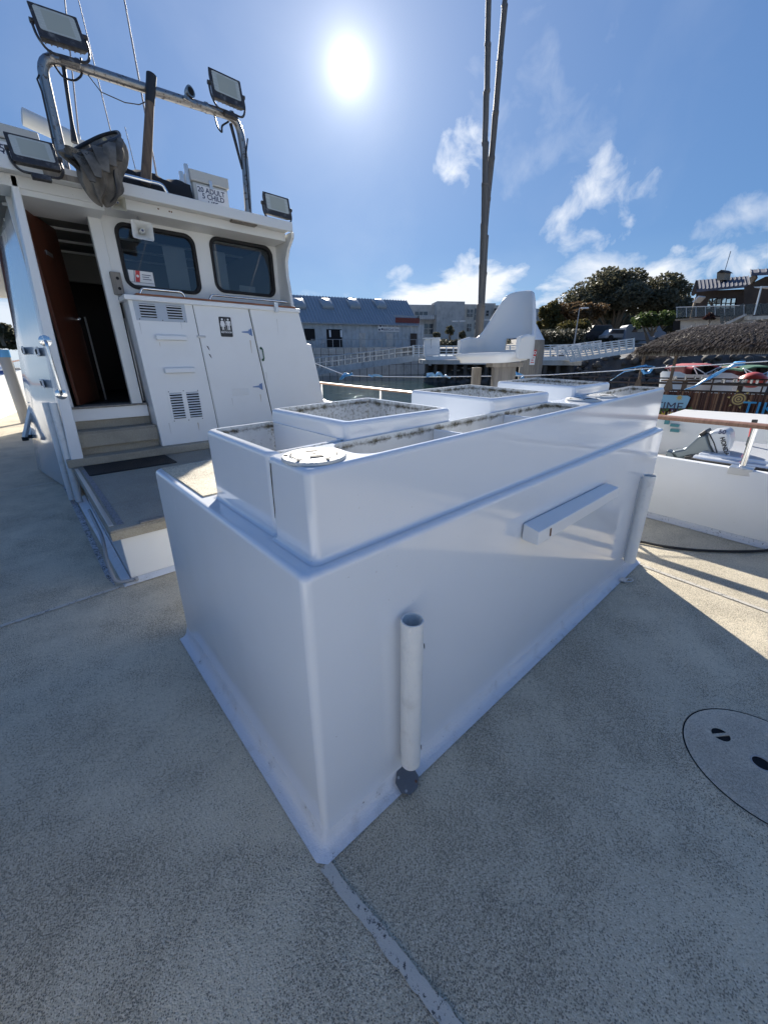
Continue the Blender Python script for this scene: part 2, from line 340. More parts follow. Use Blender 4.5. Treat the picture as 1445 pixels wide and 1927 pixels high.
#SECTION2
# ------------------------------------------------------------------ boat deck
XS = [(-5, 3.25), (-2, 3.62), (-.66, 3.84), (.2, 3.93), (2, 4.08), (4, 4.22), (7, 4.35), (11, 4.35), (15, 4.1), (18, 3.6), (21, 2.9), (24, 1.9), (25.4, 1.4)]
def lerp_tab(tab, y):
    for (a, b), (c, d) in zip(tab, tab[1:]):
        if y <= c: return b+(d-b)*(y-a)/(c-a)
    return tab[-1][1]
def xs(y): return lerp_tab(XS, y)
def xp(y): return 2.62-xs(y) if y < 14 else 2.8-xs(y)
ys = [-5+i*.5 for i in range(61)]+[25.4]
deck_poly = [(xs(y)+.02, y, 0) for y in ys]+[(xp(y)-.02, y, 0) for y in reversed(ys)]
b = MB(); b.add(deck_poly, [tuple(range(len(deck_poly)))]); deck = structure(b.build('deck', NONSKID))
b = MB(); nY = len(ys)
for side in (xs, xp):
    sgn = 1 if side is xs else -1
    v = []
    for y in ys:
        w = (side(y)-1.4)*(.0 if y > 25 else 1)
        v += [(1.4+w+sgn*.07, y, -.03), (1.4+w*.93, y, -1.9)]
    b.add(v, [(2*i, 2*i+1, 2*i+3, 2*i+2) for i in range(nY-1)])
hull = b.build('hull_side', GEL, deck)
def strip(path, w, z=.004, name='deck_seam', m=SEAM, taper=1.0):
    v = []; n = len(path)
    for i, p in enumerate(path):
        p = Vector((*p[:2], z)); a = Vector((*path[max(i-1, 0)][:2], z)); c = Vector((*path[min(i+1, n-1)][:2], z)); t = (c-a).normalized(); s = Vector((-t.y, t.x, 0))
        ww = w*(1+(taper-1)*i/(n-1))/2*(1+.10*random.uniform(-1, 1)); v += [p+s*ww, p-s*ww]
    bb = MB(); bb.add(v, [(2*i, 2*i+1, 2*i+3, 2*i+2) for i in range(n-1)]); return bb.build(name, m, deck)
def line(a, c, n=30, jit=.0): return [(a[0]+(c[0]-a[0])*i/n+random.uniform(-jit, jit), a[1]+(c[1]-a[1])*i/n+random.uniform(-jit, jit)) for i in range(n+1)]
strip(line((-.030, -.040), (.10, -1.3), 60, .003), .036)
strip(line((2.79, -.03), (2.55, -1.9), 30, .002), .034)
strip(line((-.17, 2.285), (-1.45, 2.235), 30, .002), .034)
for yy in (5.98, 8.42, 10.9, 13.4): strip(line((-.27 if yy < 7 else -.42, yy+.02), (xp(yy)+.06, yy-.05), 16, .002), .03)

# deck hatch set flush in the deck
hc = Vector((1.385, -.912, .004))
dh = thing('deck_hatch', hc, 'round flush deck hatch with a finger slot, set in the grey nonskid deck', 'deck hatch')
def ringmesh(c, r0, r1, z0, z1=None, n=72):
    z1 = z0 if z1 is None else z1; bb = MB(); v = []
    for i in range(n):
        t = 2*math.pi*i/n; v += [(c[0]+r0*math.cos(t), c[1]+r0*math.sin(t), z0), (c[0]+r1*math.cos(t), c[1]+r1*math.sin(t), z1)]
    bb.add(v, [(2*i, 2*i+1, (2*i+3) % (2*n), (2*i+2) % (2*n)) for i in range(n)]); return bb
def plate_holes(outer, holes, fmap, name, m, parent, thick=None, bevel=0):
    """flat polygon with holes; fmap maps (u,v) to the place; optional thickness vector"""
    bm = bmesh.new(); edges = []
    for loop in [outer]+holes:
        vs = [bm.verts.new((p[0], p[1], 0)) for p in loop]; edges += [bm.edges.new((vs[i], vs[(i+1) % len(vs)])) for i in range(len(vs))]
    bmesh.ops.triangle_fill(bm, use_beauty=True, use_dissolve=False, edges=edges, normal=(0, 0, 1))
    if thick is not None:
        ret = bmesh.ops.extrude_face_region(bm, geom=bm.faces[:]); top = {e for e in ret['geom'] if isinstance(e, bmesh.types.BMVert)}
        for v in bm.verts: v.co = Vector(fmap(v.co.x, v.co.y))+(Vector(thick) if v in top else Vector((0, 0, 0)))
    else:
        for v in bm.verts: v.co = Vector(fmap(v.co.x, v.co.y))
    bmesh.ops.recalc_face_normals(bm, faces=bm.faces)
    me = bpy.data.meshes.new(name); bm.to_mesh(me); bm.free(); me.materials.append(m)
    o = bpy.data.objects.new(name, me); COL.objects.link(o)
    if parent is not None: o.parent = parent; o.matrix_parent_inverse = parent.matrix_world.inverted()
    return o
def circ(c, r, n=40): return [(c[0]+r*math.cos(2*math.pi*i/n), c[1]+r*math.sin(2*math.pi*i/n)) for i in range(n)]
DECKLID = m_nonskid('pale_worn_hatch_surface', (.66, .585, .46), (.58, .515, .41), .4, (.74, .68, .56))
sl = P(1355, 1386, z=0); hd = P(1432, 1440, z=0)
plate_holes(circ(hc, .262, 72), [circ(sl, .031, 28), circ(hd, .030, 28)], lambda u, v: (u, v, .009), 'lid', DECKLID, dh)
ringmesh(hc, .262, .2665, .0085).build('lid_gap', DARK, dh)
ringmesh(hc, .268, .34, .0085, .001).build('frame_rim', NONSKID, dh)
b = MB(); b.disc((sl.x, sl.y, .0045), (0, 0, 1), .035, .001, 28); b.build('slot_recess', DARK, dh)
dv = Vector((.8, -.6, 0)); b = MB(); b.obox((sl.x, sl.y, .008), dv*.0315, Vector((.6, .8, 0))*.0055, (0, 0, .003)); b.build('slot_bar', DECKLID, dh)
b = MB(); b.disc((hd.x, hd.y, .0045), (0, 0, 1), .035, .001, 28); b.build('handle_recess', DARK, dh)
b = MB(); b.tube([Vector((hd.x, hd.y, .0085))+Vector((math.cos(t), math.sin(t), 0))*.0315 for t in [2*math.pi*i/28 for i in range(29)]], .003, 6, False); b.build('handle_ring', GREYPL, dh)

# ------------------------------------------------------------------ bait tank
tank = thing('bait_tank', (1.4, .7, 0), 'large white moulded bait tank with three raised square bins on top, on the deck', 'bait tank')
SH0, SH1 = .975, 1.012                                   # ledge height left, right
def shz(u, v): return SH0+(SH1-SH0)*u/2.8
def lower():
    b = MB(); rings = []
    for (z, o, r) in ((0, 0, .022), (.02, .001, .022), (.5, .010, .024), (.93, .019, .026), (.980, .020, .026), (.990, .0225, .026), (.997, .028, .026), (1.0, .036, .026)):
        ring = []
        for (u, v) in rr(o, 2.815+.012*z-(o-.02 if o > .02 else 0), o*.3 if o < .022 else .0066+(o-.022), 1.415, r, 7):
            ring.append((u, v, z*shz(u, v)))
        rings.append(ring)
    b.loft(rings, False, True); return b.build('tank_body', GEL, tank, smooth=70, wn=True)
lower()
def shell(name, fp, r, zrim, holes, depth, base=None, lining=True):
    u0, u1, v0, v1 = fp; b = MB(); rings = []
    base = base or shz
    for o, dz in ((-.012, .001), (-.005, .003), (-.0015, .008), (0, .016)):
        rings.append([(u, v, base(u, v)+dz) for u, v in rr(u0+o, u1-o, v0+o, v1-o, r, 6)])
    for o, dz in ((.0015, -.016), (.003, -.008), (.007, -.0025), (.013, 0)):
        rings.append([(u, v, zrim(u, v)+dz) for u, v in rr(u0+o, u1-o, v0+o, v1-o, max(r-o*.5, .004), 6)])
    b.loft(rings); o1 = b.build(name, GEL, tank, smooth=70, wn=True)
    outer = [(p[0], p[1]) for p in rings[-1]]; hl = [rr(*h[:4], h[4], 5) for h in holes]
    plate_holes(outer, hl, lambda u, v: (u, v, zrim(u, v)), 'rim', GEL, o1)
    for h in holes:
        lp = rr(*h[:4], h[4], 5); n = len(lp); cs = [(h[0], h[2]), (h[1], h[2]), (h[0], h[3]), (h[1], h[3])]
        me_v = []; uv = []; fc = []
        for (q, dz) in ((0, 0.0), (0, -.02), (0, -.05), (0, -depth)):
            for (u, v) in lp:
                zz = zrim(u, v)+dz; me_v.append((u, v, zz)); uv.append((min(math.hypot(u-c[0], v-c[1]) for c in cs), -dz))
        for i in range(3):
            for j in range(n): fc.append((i*n+j, i*n+(j+1) % n, (i+1)*n+(j+1) % n, (i+1)*n+j))
        fc.append(tuple(3*n+j for j in range(n)))
        me = bpy.data.meshes.new('lining'); me.from_pydata(me_v, [], fc); l = me.uv_layers.new(name='UVMap')
        for lo in me.loops: l.data[lo.index].uv = uv[lo.vertex_index]
        me.materials.append(STAIN); o = bpy.data.objects.new('lining', me); COL.objects.link(o); o.parent = o1
    return o1
def zt(u, v): return 1.2165+.0212*u+.02*max(v-.05, 0)
def pt(px, py):
    z = 1.23
    for _ in range(12): q = P(px, py, z=z); z = .5*z+.5*zt(min(max(q.x, 0), 2.9), q.y)
    return q
shell('trough', (.078, 2.79, .046, .262), .024, zt, [(.262, 1.60, .066, .240, .055), (2.12, 2.76, .066, .240, .02)], .34)
shell('side_bin', (.092, .352, .268, .775), .03, zt, [(.120, .3515, .2695, .748, .018)], .34)
def bil(z00, z10, z01, z11, u0, u1, v0, v1):
    return lambda u, v: (z00*(1-(u-u0)/(u1-u0))+z10*(u-u0)/(u1-u0))*(1-(v-v0)/(v1-v0))+(z01*(1-(u-u0)/(u1-u0))+z11*(u-u0)/(u1-u0))*(v-v0)/(v1-v0)
for k, (u0, zz) in enumerate(((.343, (1.2805, 1.284, 1.287, 1.299)), (1.123, (1.300, 1.301, 1.316, 1.3245)), (1.905, (1.3155, 1.317, 1.331, 1.339)))):
    u1 = u0+.505; f = bil(*zz, u0, u1, .25, .755)
    shell('raised_bin', (u0, u1, .25, .755), .022, f, [(u0+.026, u1-.026, .276, .729, .012)], .36)
for (a, c) in (((839, 801), (897, 812)), ((976, 774), (1021, 782))):
    q = (pt(*a).x+pt(*c).x)/2; z = zt(q, .1)
    b = MB(); b.box(q-.007, q+.007, .067, .239, z-.33, z-.014); b.build('divider', GEL, tank, bevel=.003)
SLOT = mat('dark_grip_recess', (.05, .05, .05), .8)
def hatch_plate(c, rot):
    n = Vector((-.0212, -.02, 1)).normalized(); c = Vector(c)+n*.001
    b = MB(); b.tube([c, c+n*.004, c+n*.0075, c+n*.0085], [.083, .083, .081, .078], 48); h = b.build('access_plate', HATCHPL, tank)
    b = MB(); M3 = Matrix.Rotation(rot, 3, 'Z')
    b.tube([c+n*.0083, c+n*.0096, c+n*.0100], [.058, .058, .056], 40); b.build('screw_lid', HATCHPL, h)
    b = MB(); b.add([c+n*.0102+Vector((math.cos(t)*r, math.sin(t)*r, 0)) for t in [2*math.pi*i/40 for i in range(40)] for r in (.0585, .0615)], [(2*i, 2*i+1, (2*i+3) % 80, (2*i+2) % 80) for i in range(40)]); b.build('lid_groove', DARK, h)
    for s in (-1, 1):
        b = MB(); b.prism([c+n*.0101+M3@Vector(p) for p in ((s*.022, -.014, 0), (s*.022, .014, 0), (s*.042, .018, 0), (s*.042, -.018, 0))], n*.0012); b.build('grip_slot', SLOT, h)
    for i in range(6):
        t = rot+math.pi/3*i+.3; b = MB(); b.disc(c+n*.0082+Vector((math.cos(t), math.sin(t), 0))*.0715, n, .005, .0015, 10); b.build('screw', SLOT, h)
    b = MB(); b.disc(c+n*.0101, n, .005, .001, 10); b.build('screw', SLOT, h)
for (px, py) in ((596, 863), (1114, 752.5), (1144, 747)):
    q = pt(px, py); u = q.x
    if px == 1144: u = 1.985
    if px == 1114: u = 1.78
    hatch_plate((u, .150 if px > 700 else .142, zt(u, .14)), 1.2)
# flange of painted glass cloth round the foot
b = MB(); segs = []
path = [(-.004, 1.40), (-.004, .75), (-.004, 0.012), (.012, -.004), (1.4, -.004), (2.83, -.004)]
v = []
for (x, y), (ox, oy) in zip(path, ((-.044, .0), (-.044, 0), (-.042, -.034), (-.034, -.045), (0, -.048), (.0, -.045))):
    v += [(x-ox*.25, y-oy*.25, .085), (x-ox*.08, y-oy*.08, .055), (x+ox*.10, y+oy*.10, .028), (x+ox*.30, y+oy*.30, .014), (x+ox*.6, y+oy*.6, .0065), (x+ox, y+oy, .0045)]
n = 6; b.add(v, [(i*n+j, i*n+j+1, (i+1)*n+j+1, (i+1)*n+j) for i in range(5) for j in range(5)]); b.build('base_flange', FLANGE, tank, smooth=80)
# nonskid pad and lip on the far left top
b = MB(); b.box(.052, 1.6, .80, 1.392, .962, .9825); b.build('nonskid_pad', NONSKID, tank, bevel=.002)
# rub block
b = MB(); b.hexa([(1.03, -.072, .752), (1.885, -.072, .760), (1.89, .0, .764), (1.03, .0, .757), (1.03, -.070, .812), (1.885, -.070, .812), (1.89, .0, .822), (1.03, .0, .829)]); rb = b.build('rub_block', GELM, tank, bevel=.004)
b = MB(); b.hexa([(1.125, -.0728, .765), (1.137, -.0728, .765), (1.137, -.071, .765), (1.125, -.071, .765), (1.122, -.0715, .800), (1.137, -.0715, .800), (1.137, -.070, .800), (1.125, -.070, .800)]); b.build('rust_streak', RUST, rb)
# rod holders of white pipe
def pipe(name, a, c, r, m, parent, wall=.004):
    a, c = Vector(a), Vector(c); t = (c-a).normalized(); b = MB()
    u = t.orthogonal().normalized(); w = t.cross(u); n = 24
    def ring(p, rad): return [p+(u*math.cos(2*math.pi*j/n)+w*math.sin(2*math.pi*j/n))*rad for j in range(n)]
    b.loft([ring(a+t*.18, r-wall), ring(a, r-wall), ring(a+t*.0, r), ring(c, r), ring(c, r-wall)], True, True); return b.build(name, m, parent, smooth=45)
for (tp, bt, yy) in (((777, 1166), (772, 1434), -.042), ((1219, 897), (1188, 1053), -.042)):
    a = P(*tp, y=yy); c = P(*bt, y=yy); c.x = (a.x+c.x)/2; a.x = c.x-.002
    h = pipe('rod_holder', a, c, .0345, PVC, tank)
    for z in (a.z-.1, c.z+.07):
        b = MB(); b.disc((a.x+.030, yy-.0235, z), (.78, -.62, 0), .008, .0012, 14); b.build('screw_hole', DARK, h)
    b = MB(); b.box(a.x-.006, a.x+.006, yy+.03, .006, c.z+.02, a.z-.02); b.build('backing_strip', GELM, h)
# hairline crack in the gelcoat below the hatch, and a run of old sealant
ck = [P(509, 872, x=.078), P(511, 900, x=.078), P(514, 930, x=.078), P(517, 958, x=.078), P(518, 975, x=.078)]
b = MB(); b.tube([Vector((.0775, p.y, p.z)) for p in ck], [.0012, .0014, .001, .0014, .0006], 4); b.build('gelcoat_crack', DARK, tank)
# scupper cap
q = P(772, 1479, z=.012); sc_n = Vector((.05, -.55, .83)).normalized(); t1 = Vector((1, 0, 0)); t1 = (t1-sc_n*t1.dot(sc_n)).normalized(); t2 = sc_n.cross(t1)
b = MB(); b.prism([q+Vector((0, .018, .012))+t1*.050*math.cos(R(22.5+45*i))+t2*.046*math.sin(R(22.5+45*i)) for i in range(8)], sc_n*.004); cap = b.build('drain_cap', m_ragged('scratched_grey_plate', (.11, .118, .13), .86), tank, bevel=.0015)
for i in range(4):
    a = R(45+90*i); b = MB(); b.disc(q+Vector((0, .018, .012))+sc_n*.004+t1*.037*math.cos(a)+t2*.034*math.sin(a), sc_n, .005, .001, 10); b.build('rivet', GREYPL if i != 3 else RUST, cap)
b = MB(); r0 = P(1178, 1093, z=.01); b.tube(arc_pts([r0+Vector((-.03, .01, 0)), r0+Vector((-.02, -.03, .012)), r0+Vector((.04, -.035, .006)), r0+Vector((.05, .0, .0)), r0+Vector((-.03, .01, 0))], .02), .004, 6); b.build('lashing_ring', ALU, tank)
b = MB(); b.box(r0.x-.035, r0.x+.02, r0.y-.005, r0.y+.035, .006, .02); b.build('ring_plate', ALU, tank, bevel=.003)

# ------------------------------------------------------------------ landing platform in front of the cabin door
plat = thing('landing_platform', (.9, 3.4, 0), 'tan nonskid landing platform with a white riser below the cabin door', 'platform')
b = MB(); b.box(-.165, 2.95, 2.27, 4.62, .346, .424); b.build('platform_top', NONSKID2, plat, bevel=.012)
b = MB(); b.box(-.163, 2.94, 2.266, 2.2695, .350, .405); b.build('front_edge', TANPAINT, plat)
b = MB(); b.box(-.115, 2.85, 2.315, 4.6, 0, .345); b.build('riser', GELM, plat, bevel=.006)
b = MB(); b.add([(-.12, 2.31, .03), (2.9, 2.31, .03), (2.9, 2.255, .005), (-.17, 2.255, .005)], [(0, 1, 2, 3)]); b.add([(-.12, 2.31, .03), (-.17, 2.255, .005), (-.21, 4.9, .005), (-.12, 4.9, .03)], [(0, 1, 2, 3)]); b.build('riser_flange', FLANGE, plat)
b = MB(); b.add([(-.215, 2.3, .0046), (-.215, 6.8, .0046), (-.29, 6.8, .0046), (-.245, 2.5, .0046)], [(0, 1, 2, 3)]); b.build('painted_edge', m_ragged('peeling_edge_paint', (.46, .48, .52), .66), plat)
b = MB(); b.box(-.155, -.125, 2.36, 4.5, .4245, .432); b.build('edge_trim', ALU, plat, bevel=.003)
b = MB(); b.box(-.105, -.065, 2.36, 4.4, .4245, .4275); b.build('worn_strip', m_ragged('worn_tread_tape', (.20, .21, .24), .70), plat)
b = MB(); b.box(.02, .9, 2.272, 2.33, .4245, .434); b.build('edge_trim', GREYWOOD, plat, bevel=.003)
b = MB(); b.box(-.2, 3.2, 4.60, 5.2, .425, .512); b.build('kerb', TANPAINT, plat, bevel=.008)
pc = [P(190, 1015, x=-.19), P(188, 1050, x=-.21), P(200, 1080, x=-.22), P(232, 1091, y=2.24)]
pc = [Vector((-.195, 2.55, .30)), Vector((-.215, 2.45, .12)), Vector((-.21, 2.30, .03)), Vector((-.10, 2.262, .035))]
b = MB(); b.tube(arc_pts([Vector((-.19, 3.3, .30))]+pc, .1), .012, 8); b.tube([pc[-1], pc[-1]+Vector((.02, 0.003, .0))], .016, 8); tag(b.build('drain_pipe', GREYPL), 'thin grey drain pipe curling round the foot of the tan platform', 'pipe')
tag((lambda b: (b.box(-.075, .74, 4.05, 4.56, .4245, .436), b.build('door_mat', MATBLK, bevel=.004))[1])(MB()), 'black rubber door mat lying on the platform before the cabin steps', 'door mat')
# ------------------------------------------------------------------ deckhouse
house = thing('deckhouse', (1.4, 4.7, .43), 'white wooden deckhouse with open doorway, two tinted windows and a restroom compartment', 'deckhouse')
YB = 4.70                                    # aft face of the restroom compartment
YW = 4.95                                    # aft window wall
def W(px, py, y=YB): return P(px, py, y=y)
blk = [W(307, 839), W(224, 553), W(560, 578), W(577, 646), W(586, 648), W(606, 745), W(636, 850), ]
blk[0] = Vector((.775, YB, .513)); blk[6] = Vector((blk[5].x+.18, YB, .513))
BX0 = .765
poly = [(BX0, YB, .513), (.735, YB, 2.15), (blk[2].x, YB, 2.15), (blk[3].x, YB, blk[3].z), (blk[4].x, YB, blk[4].z), (blk[5].x, YB, blk[5].z), (blk[6].x, YB, .513)]
b = MB(); b.prism(poly, (0, .36, 0)); b.build('restroom_wall', GELM, house, bevel=.008)
# counter over the compartment
ca = W(222, 549, 4.66); cz = ca.z
b = MB(); b.box(.70, W(562, 577, 4.66).x+.02, 4.655, 5.0, cz-.065, cz-.012); b.build('counter', GELM, house, bevel=.01)
b = MB(); b.box(.82, W(556, 575, 4.66).x, 4.650, 4.94, cz-.0118, cz+.006); b.build('counter_trim', TEAK, house, bevel=.004)
def panel(pts, name, th=.012, m=GELM, lab=None, y=YB, bevel=.003, par=None):
    q = [W(*p, y) for p in pts]; q = [Vector((p.x, y-th, p.z)) for p in q]
    b = MB(); b.prism(q, (0, th-.0005, 0)); return b.build(name, m, par or house, bevel=bevel, label=lab)
rd = panel(((362, 572), (464, 579), (513, 790), (415, 815)), 'restroom_door', .010)
ld = panel(((468, 576), (559, 581), (577, 647), (585, 650), (608, 752), (516, 795)), 'locker_door', .014)
for a, c, w in (((361, 569), (414, 822), .006), ((466, 575), (516, 797), .010), ((360, 569), (466, 576), .006)):
    a, c = W(*a), W(*c); d = (c-a).normalized(); s = Vector((d.z, 0, -d.x))*w/2
    b = MB(); b.prism([Vector((p.x, YB-.0015, p.z)) for p in (a-s, a+s, c+s, c-s)], (0, .001, 0)); b.build('door_gap', DARK, house)
b = MB(); a = W(408, 570); c = W(540, 580); b.box(a.x, c.x, YB-.006, YB, a.z-.008, a.z+.004); b.build('door_gap_cover', GELM, house, bevel=.002)
def vent(pl, cols, nsl, plate_m, slat_m, name='vent'):
    q = [W(*p) for p in pl]; x0 = (q[0].x+q[3].x)/2; x1 = (q[1].x+q[2].x)/2; z1 = (q[0].z+q[1].z)/2; z0 = (q[2].z+q[3].z)/2
    b = MB(); b.box(x0, x1, YB-.004, YB-.0005, z0, z1); v = b.build(name, plate_m, house, bevel=.0015)
    w = x1-x0; h = z1-z0
    for (u0, u1, v0, v1) in cols:
        a0, a1, c0, c1 = x0+u0*w, x0+u1*w, z0+v0*h, z0+v1*h; st = (c1-c0)/nsl
        b = MB(); b.box(a0, a1, YB-.0048, YB-.0041, c0, c1); b.build('vent_opening', DARK, v)
        for i in range(nsl):
            z = c0+(i+.5)*st; b = MB(); b.hexa([(a0, YB-.015, z-st*.10), (a1, YB-.015, z-st*.10), (a1, YB-.0046, z+.12*st), (a0, YB-.0046, z+.12*st), (a0, YB-.016, z-st*.02), (a1, YB-.016, z-st*.02), (a1, YB-.0046, z+st*.36), (a0, YB-.0046, z+st*.36)])
            b.build('slat', slat_m, v)
    for (u, vv) in ((.06, .06), (.94, .06), (.06, .94), (.94, .94), (.5, .05), (.5, .95)):
        b = MB(); b.disc((x0+u*w, YB-.004, z0+vv*h), (0, -1, 0), .006, .0015, 8); b.build('screw', BLACK, v)
    return v
vent(((248, 563), (344, 567), (354, 605), (258, 604)), ((.10, .40, .15, .80), (.62, .92, .15, .80)), 5, BLUEGREY, GELM)
vent(((311, 733), (373, 731), (387, 791), (326, 795)), ((.07, .43, .12, .90), (.57, .95, .12, .90)), 10, GELM, GELM)
vent(((431, 729), (468, 727), (472, 745), (434, 748)), ((.08, .92, .12, .88),), 6, GELM, GELM, 'vent')
for (a, c) in (((291, 630), (351, 641)), ((307, 692), (366, 701))):
    a, c = W(*a), W(*c); b = MB(); b.box(a.x, c.x, YB-.05, YB-.0005, c.z, a.z); b.build('step_cleat', GELM, house, bevel=.012, seg=3)
# hinges, latches, handle
for (px, py, k) in ((468, 625, 1), (488, 727, 1)):
    c = W(px, py); b = MB(); b.prism([(c.x+.03, YB-.017, c.z-.035), (c.x+.03, YB-.017, c.z+.035), (c.x+.005, YB-.017, c.z+.035), (c.x-.01, YB-.017, c.z+.014), (c.x-.10, YB-.017, c.z+.004), (c.x-.10, YB-.017, c.z-.006), (c.x-.01, YB-.017, c.z-.014), (c.x+.005, YB-.017, c.z-.035)], (0, .005, 0)); b.tube([(c.x+.03, YB-.019, c.z-.045), (c.x+.03, YB-.019, c.z+.045)], .008, 8); b.build('hinge', HINGEB, house)
c = W(378, 633); b = MB(); b.box(c.x-.05, c.x+.05, YB-.018, YB-.0105, c.z-.014, c.z+.012); b.tube([(c.x-.045, YB-.022, c.z), (c.x+.05, YB-.022, c.z)], .008, 8); b.build('latch', ALU, house, bevel=.002)
for (px, py) in ((391, 655), (395, 670)):
    c = W(px, py); b = MB(); b.prism([(c.x-.015, YB-.0115, c.z+.03), (c.x+.005, YB-.0115, c.z+.02), (c.x+.018, YB-.0115, c.z-.028), (c.x+.004, YB-.0115, c.z-.012)], (0, .0012, 0)); b.build('paint_chip', BLACK, rd)
c0, c1 = W(490, 655), W(494, 677); b = MB(); b.tube(arc_pts([c0+Vector((0, -.014, 0)), c0+Vector((.005, -.05, -.012)), c1+Vector((0, -.05, .012)), c1+Vector((0, -.014, 0))], .02), .009, 8)
for c in (c0, c1): b.disc(c+Vector((0, -.014, 0)), (0, -1, 0), .018, .004, 10)
b.build('handle', GREENB, house)
c = W(516, 577); b = MB(); b.box(c.x-.03, c.x+.03, YB-.062, YB-.046, c.z-.075, c.z+.05); b.box(c.x-.018, c.x+.018, YB-.072, YB-.0625, c.z-.06, c.z-.01); b.build('hasp', ALU, house, bevel=.003)
# rust and dirt runs on the compartment
RUN = mat('rusty_run_stain', (.52, .45, .36), .6); GRIME = mat('grey_run_stain', (.60, .61, .60), .6)
for px, py, h, m in ((470, 640, .16, RUN), (489, 742, .10, RUN), (262, 606, .12, GRIME), (340, 604, .09, GRIME), (318, 796, .14, GRIME), (372, 795, .10, RUN), (520, 600, .20, GRIME), (436, 749, .10, GRIME), (300, 644, .05, RUN), (500, 700, .25, GRIME)):
    c = W(px, py); b = MB(); w = random.uniform(.003, .007); ys_ = YB-(.0006 if px < 361 else .0106 if px < 466 else .0146); b.prism([(c.x-w, ys_, c.z), (c.x+w, ys_, c.z), (c.x+w*.3, ys_, c.z-h), (c.x-w*.2, ys_, c.z-h)], (0, .0004, 0)); b.build('stain_run', m, house)
# restroom sign
sg = thing('restroom_sign', W(424, 615)+Vector((0, -.012, 0)), 'black restroom sign with white woman and man symbols on the white door', 'sign')
x0 = W(410, 597).x; x1 = W(438, 632).x; zc = W(424, 615).z; w2 = .077; h2 = .115; xc = (x0+x1)/2; YS = YB-.0155
b = MB(); b.prism([(xc+u, YS, zc+v) for u, v in rr(-w2, w2, -h2, h2, .014, 4)], (0, .005, 0)); b.build('plate', SIGNBLACK, sg, bevel=.001)
def flat(poly, name, m, y=YS, par=sg):
    b = MB(); b.prism([(xc+u, y-.0008, zc+v) for u, v in poly], (0, .0007, 0)); return b.build(name, m, par)
for s in (-1, 1):
    cx = s*.037
    flat([(cx+.0115*math.cos(2*math.pi*i/16), .085+.0115*math.sin(2*math.pi*i/16)) for i in range(16)], 'symbol', PRINTW)
    if s < 0: flat([(cx-.018, .068), (cx+.018, .068), (cx+.031, .022), (cx+.024, .019), (cx+.015, .05), (cx+.027, .003), (cx+.013, .003), (cx+.013, -.034), (cx+.003, -.034), (cx+.003, .003), (cx-.003, .003), (cx-.003, -.034), (cx-.013, -.034), (cx-.013, .003), (cx-.027, .003), (cx-.015, .05), (cx-.024, .019), (cx-.031, .022)], 'symbol', PRINTW)
    else: flat([(cx-.024, .068), (cx+.024, .068), (cx+.029, .060), (cx+.029, .018), (cx+.020, .018), (cx+.020, .052), (cx+.016, .052), (cx+.016, -.034), (cx+.003, -.034), (cx+.003, .012), (cx-.003, .012), (cx-.003, -.034), (cx-.016, -.034), (cx-.016, .052), (cx-.020, .052), (cx-.020, .018), (cx-.029, .018), (cx-.029, .060)], 'symbol', PRINTW)
flat([(-.001, .092), (.0018, .092), (.0018, -.036), (-.001, -.036)], 'symbol', PRINTW)
flat([(-.062, -.044), (.062, -.044), (.062, -.0455), (-.062, -.0455)], 'symbol', PRINTW)
text('lettering', 'RESTROOM', .026, PRINTW, (xc, YS-.0006, zc-.063), (1, 0, 0), (0, 0, 1), sg, .0005, .0006)

# window wall with rounded openings
def wxz(px, py): q = P(px, py, y=YW); return (q.x, q.z)
ROOFZ = P(300, 385, y=4.46).z
wtl, wbr = wxz(208, 418), wxz(382, 551); w1 = (wtl[0]+.02, wbr[0]-.01, wxz(240, 536)[1]-.03, (wxz(212, 419)[1]+wxz(363, 439)[1])/2)
a, c = wxz(389, 446), wxz(520, 554); w2_ = (a[0]+.02, c[0]-.01, wxz(400, 543)[1]-.03, (a[1]+wxz(509, 461)[1])/2)
WX1 = wxz(545, 560)[0]; WTOP = ROOFZ+.02
RWX = .70
outer = [(RWX, cz-.02), (WX1, cz-.02), (WX1, WTOP), (RWX, WTOP)]
holes = [rr(*w, .11, 6) for w in (w1, w2_)]
plate_holes(outer, holes, lambda u, v: (u, YW, v), 'window_wall', CABW, house, thick=(0, .05, 0))
for w in (w1, w2_):
    b = MB(); rings = []
    for o, yy in ((-.004, -.001), (-.004, -.012), (.010, -.018), (.028, -.016), (.034, -.004), (.034, .03)):
        rings.append([(p[0], YW+yy, p[1]) for p in rr(w[0]+o, w[1]-o, w[2]+o, w[3]-o, .11-o*.6, 8)])
    b.loft(rings); wf = b.build('window', RUBBER, house, smooth=50)
    b = MB(); b.add([(p[0], YW+.02, p[1]) for p in rr(w[0]+.03, w[1]-.03, w[2]+.03, w[3]-.03, .09, 8)], [tuple(range(36))]); b.build('pane', GLASS, wf)
# coast guard sticker inside the lower left of the first pane
q0 = P(240, 513, y=YW+.012); q1 = P(276, 533, y=YW+.012); dec = thing('window_sticker', q0, 'white boating decal with a red slanted stripe in the window corner', 'sticker')
SX0, SX1, SZ0, SZ1 = w1[0]+.05, w1[0]+.30, w1[2]+.045, w1[2]+.19; yy = YW+.0185
b = MB(); b.box(SX0, SX1, yy, yy+.001, SZ0, SZ1); b.build('paper', PRINTW, dec)
def dq(x0, x1, z0, z1, m, sh=0): 
    b = MB(); b.prism([(SX0+x0, yy-.0012, SZ0+z0), (SX0+x1, yy-.0012, SZ0+z0), (SX0+x1+sh, yy-.0012, SZ0+z1), (SX0+x0+sh, yy-.0012, SZ0+z1)], (0, .001, 0)); b.build('print', m, dec)
dq(.055, .10, .03, .145, PRINTR, .02); dq(.04, .047, .03, .145, PRINTN, .02); dq(.0, .25, .024, .028, PRINTN)
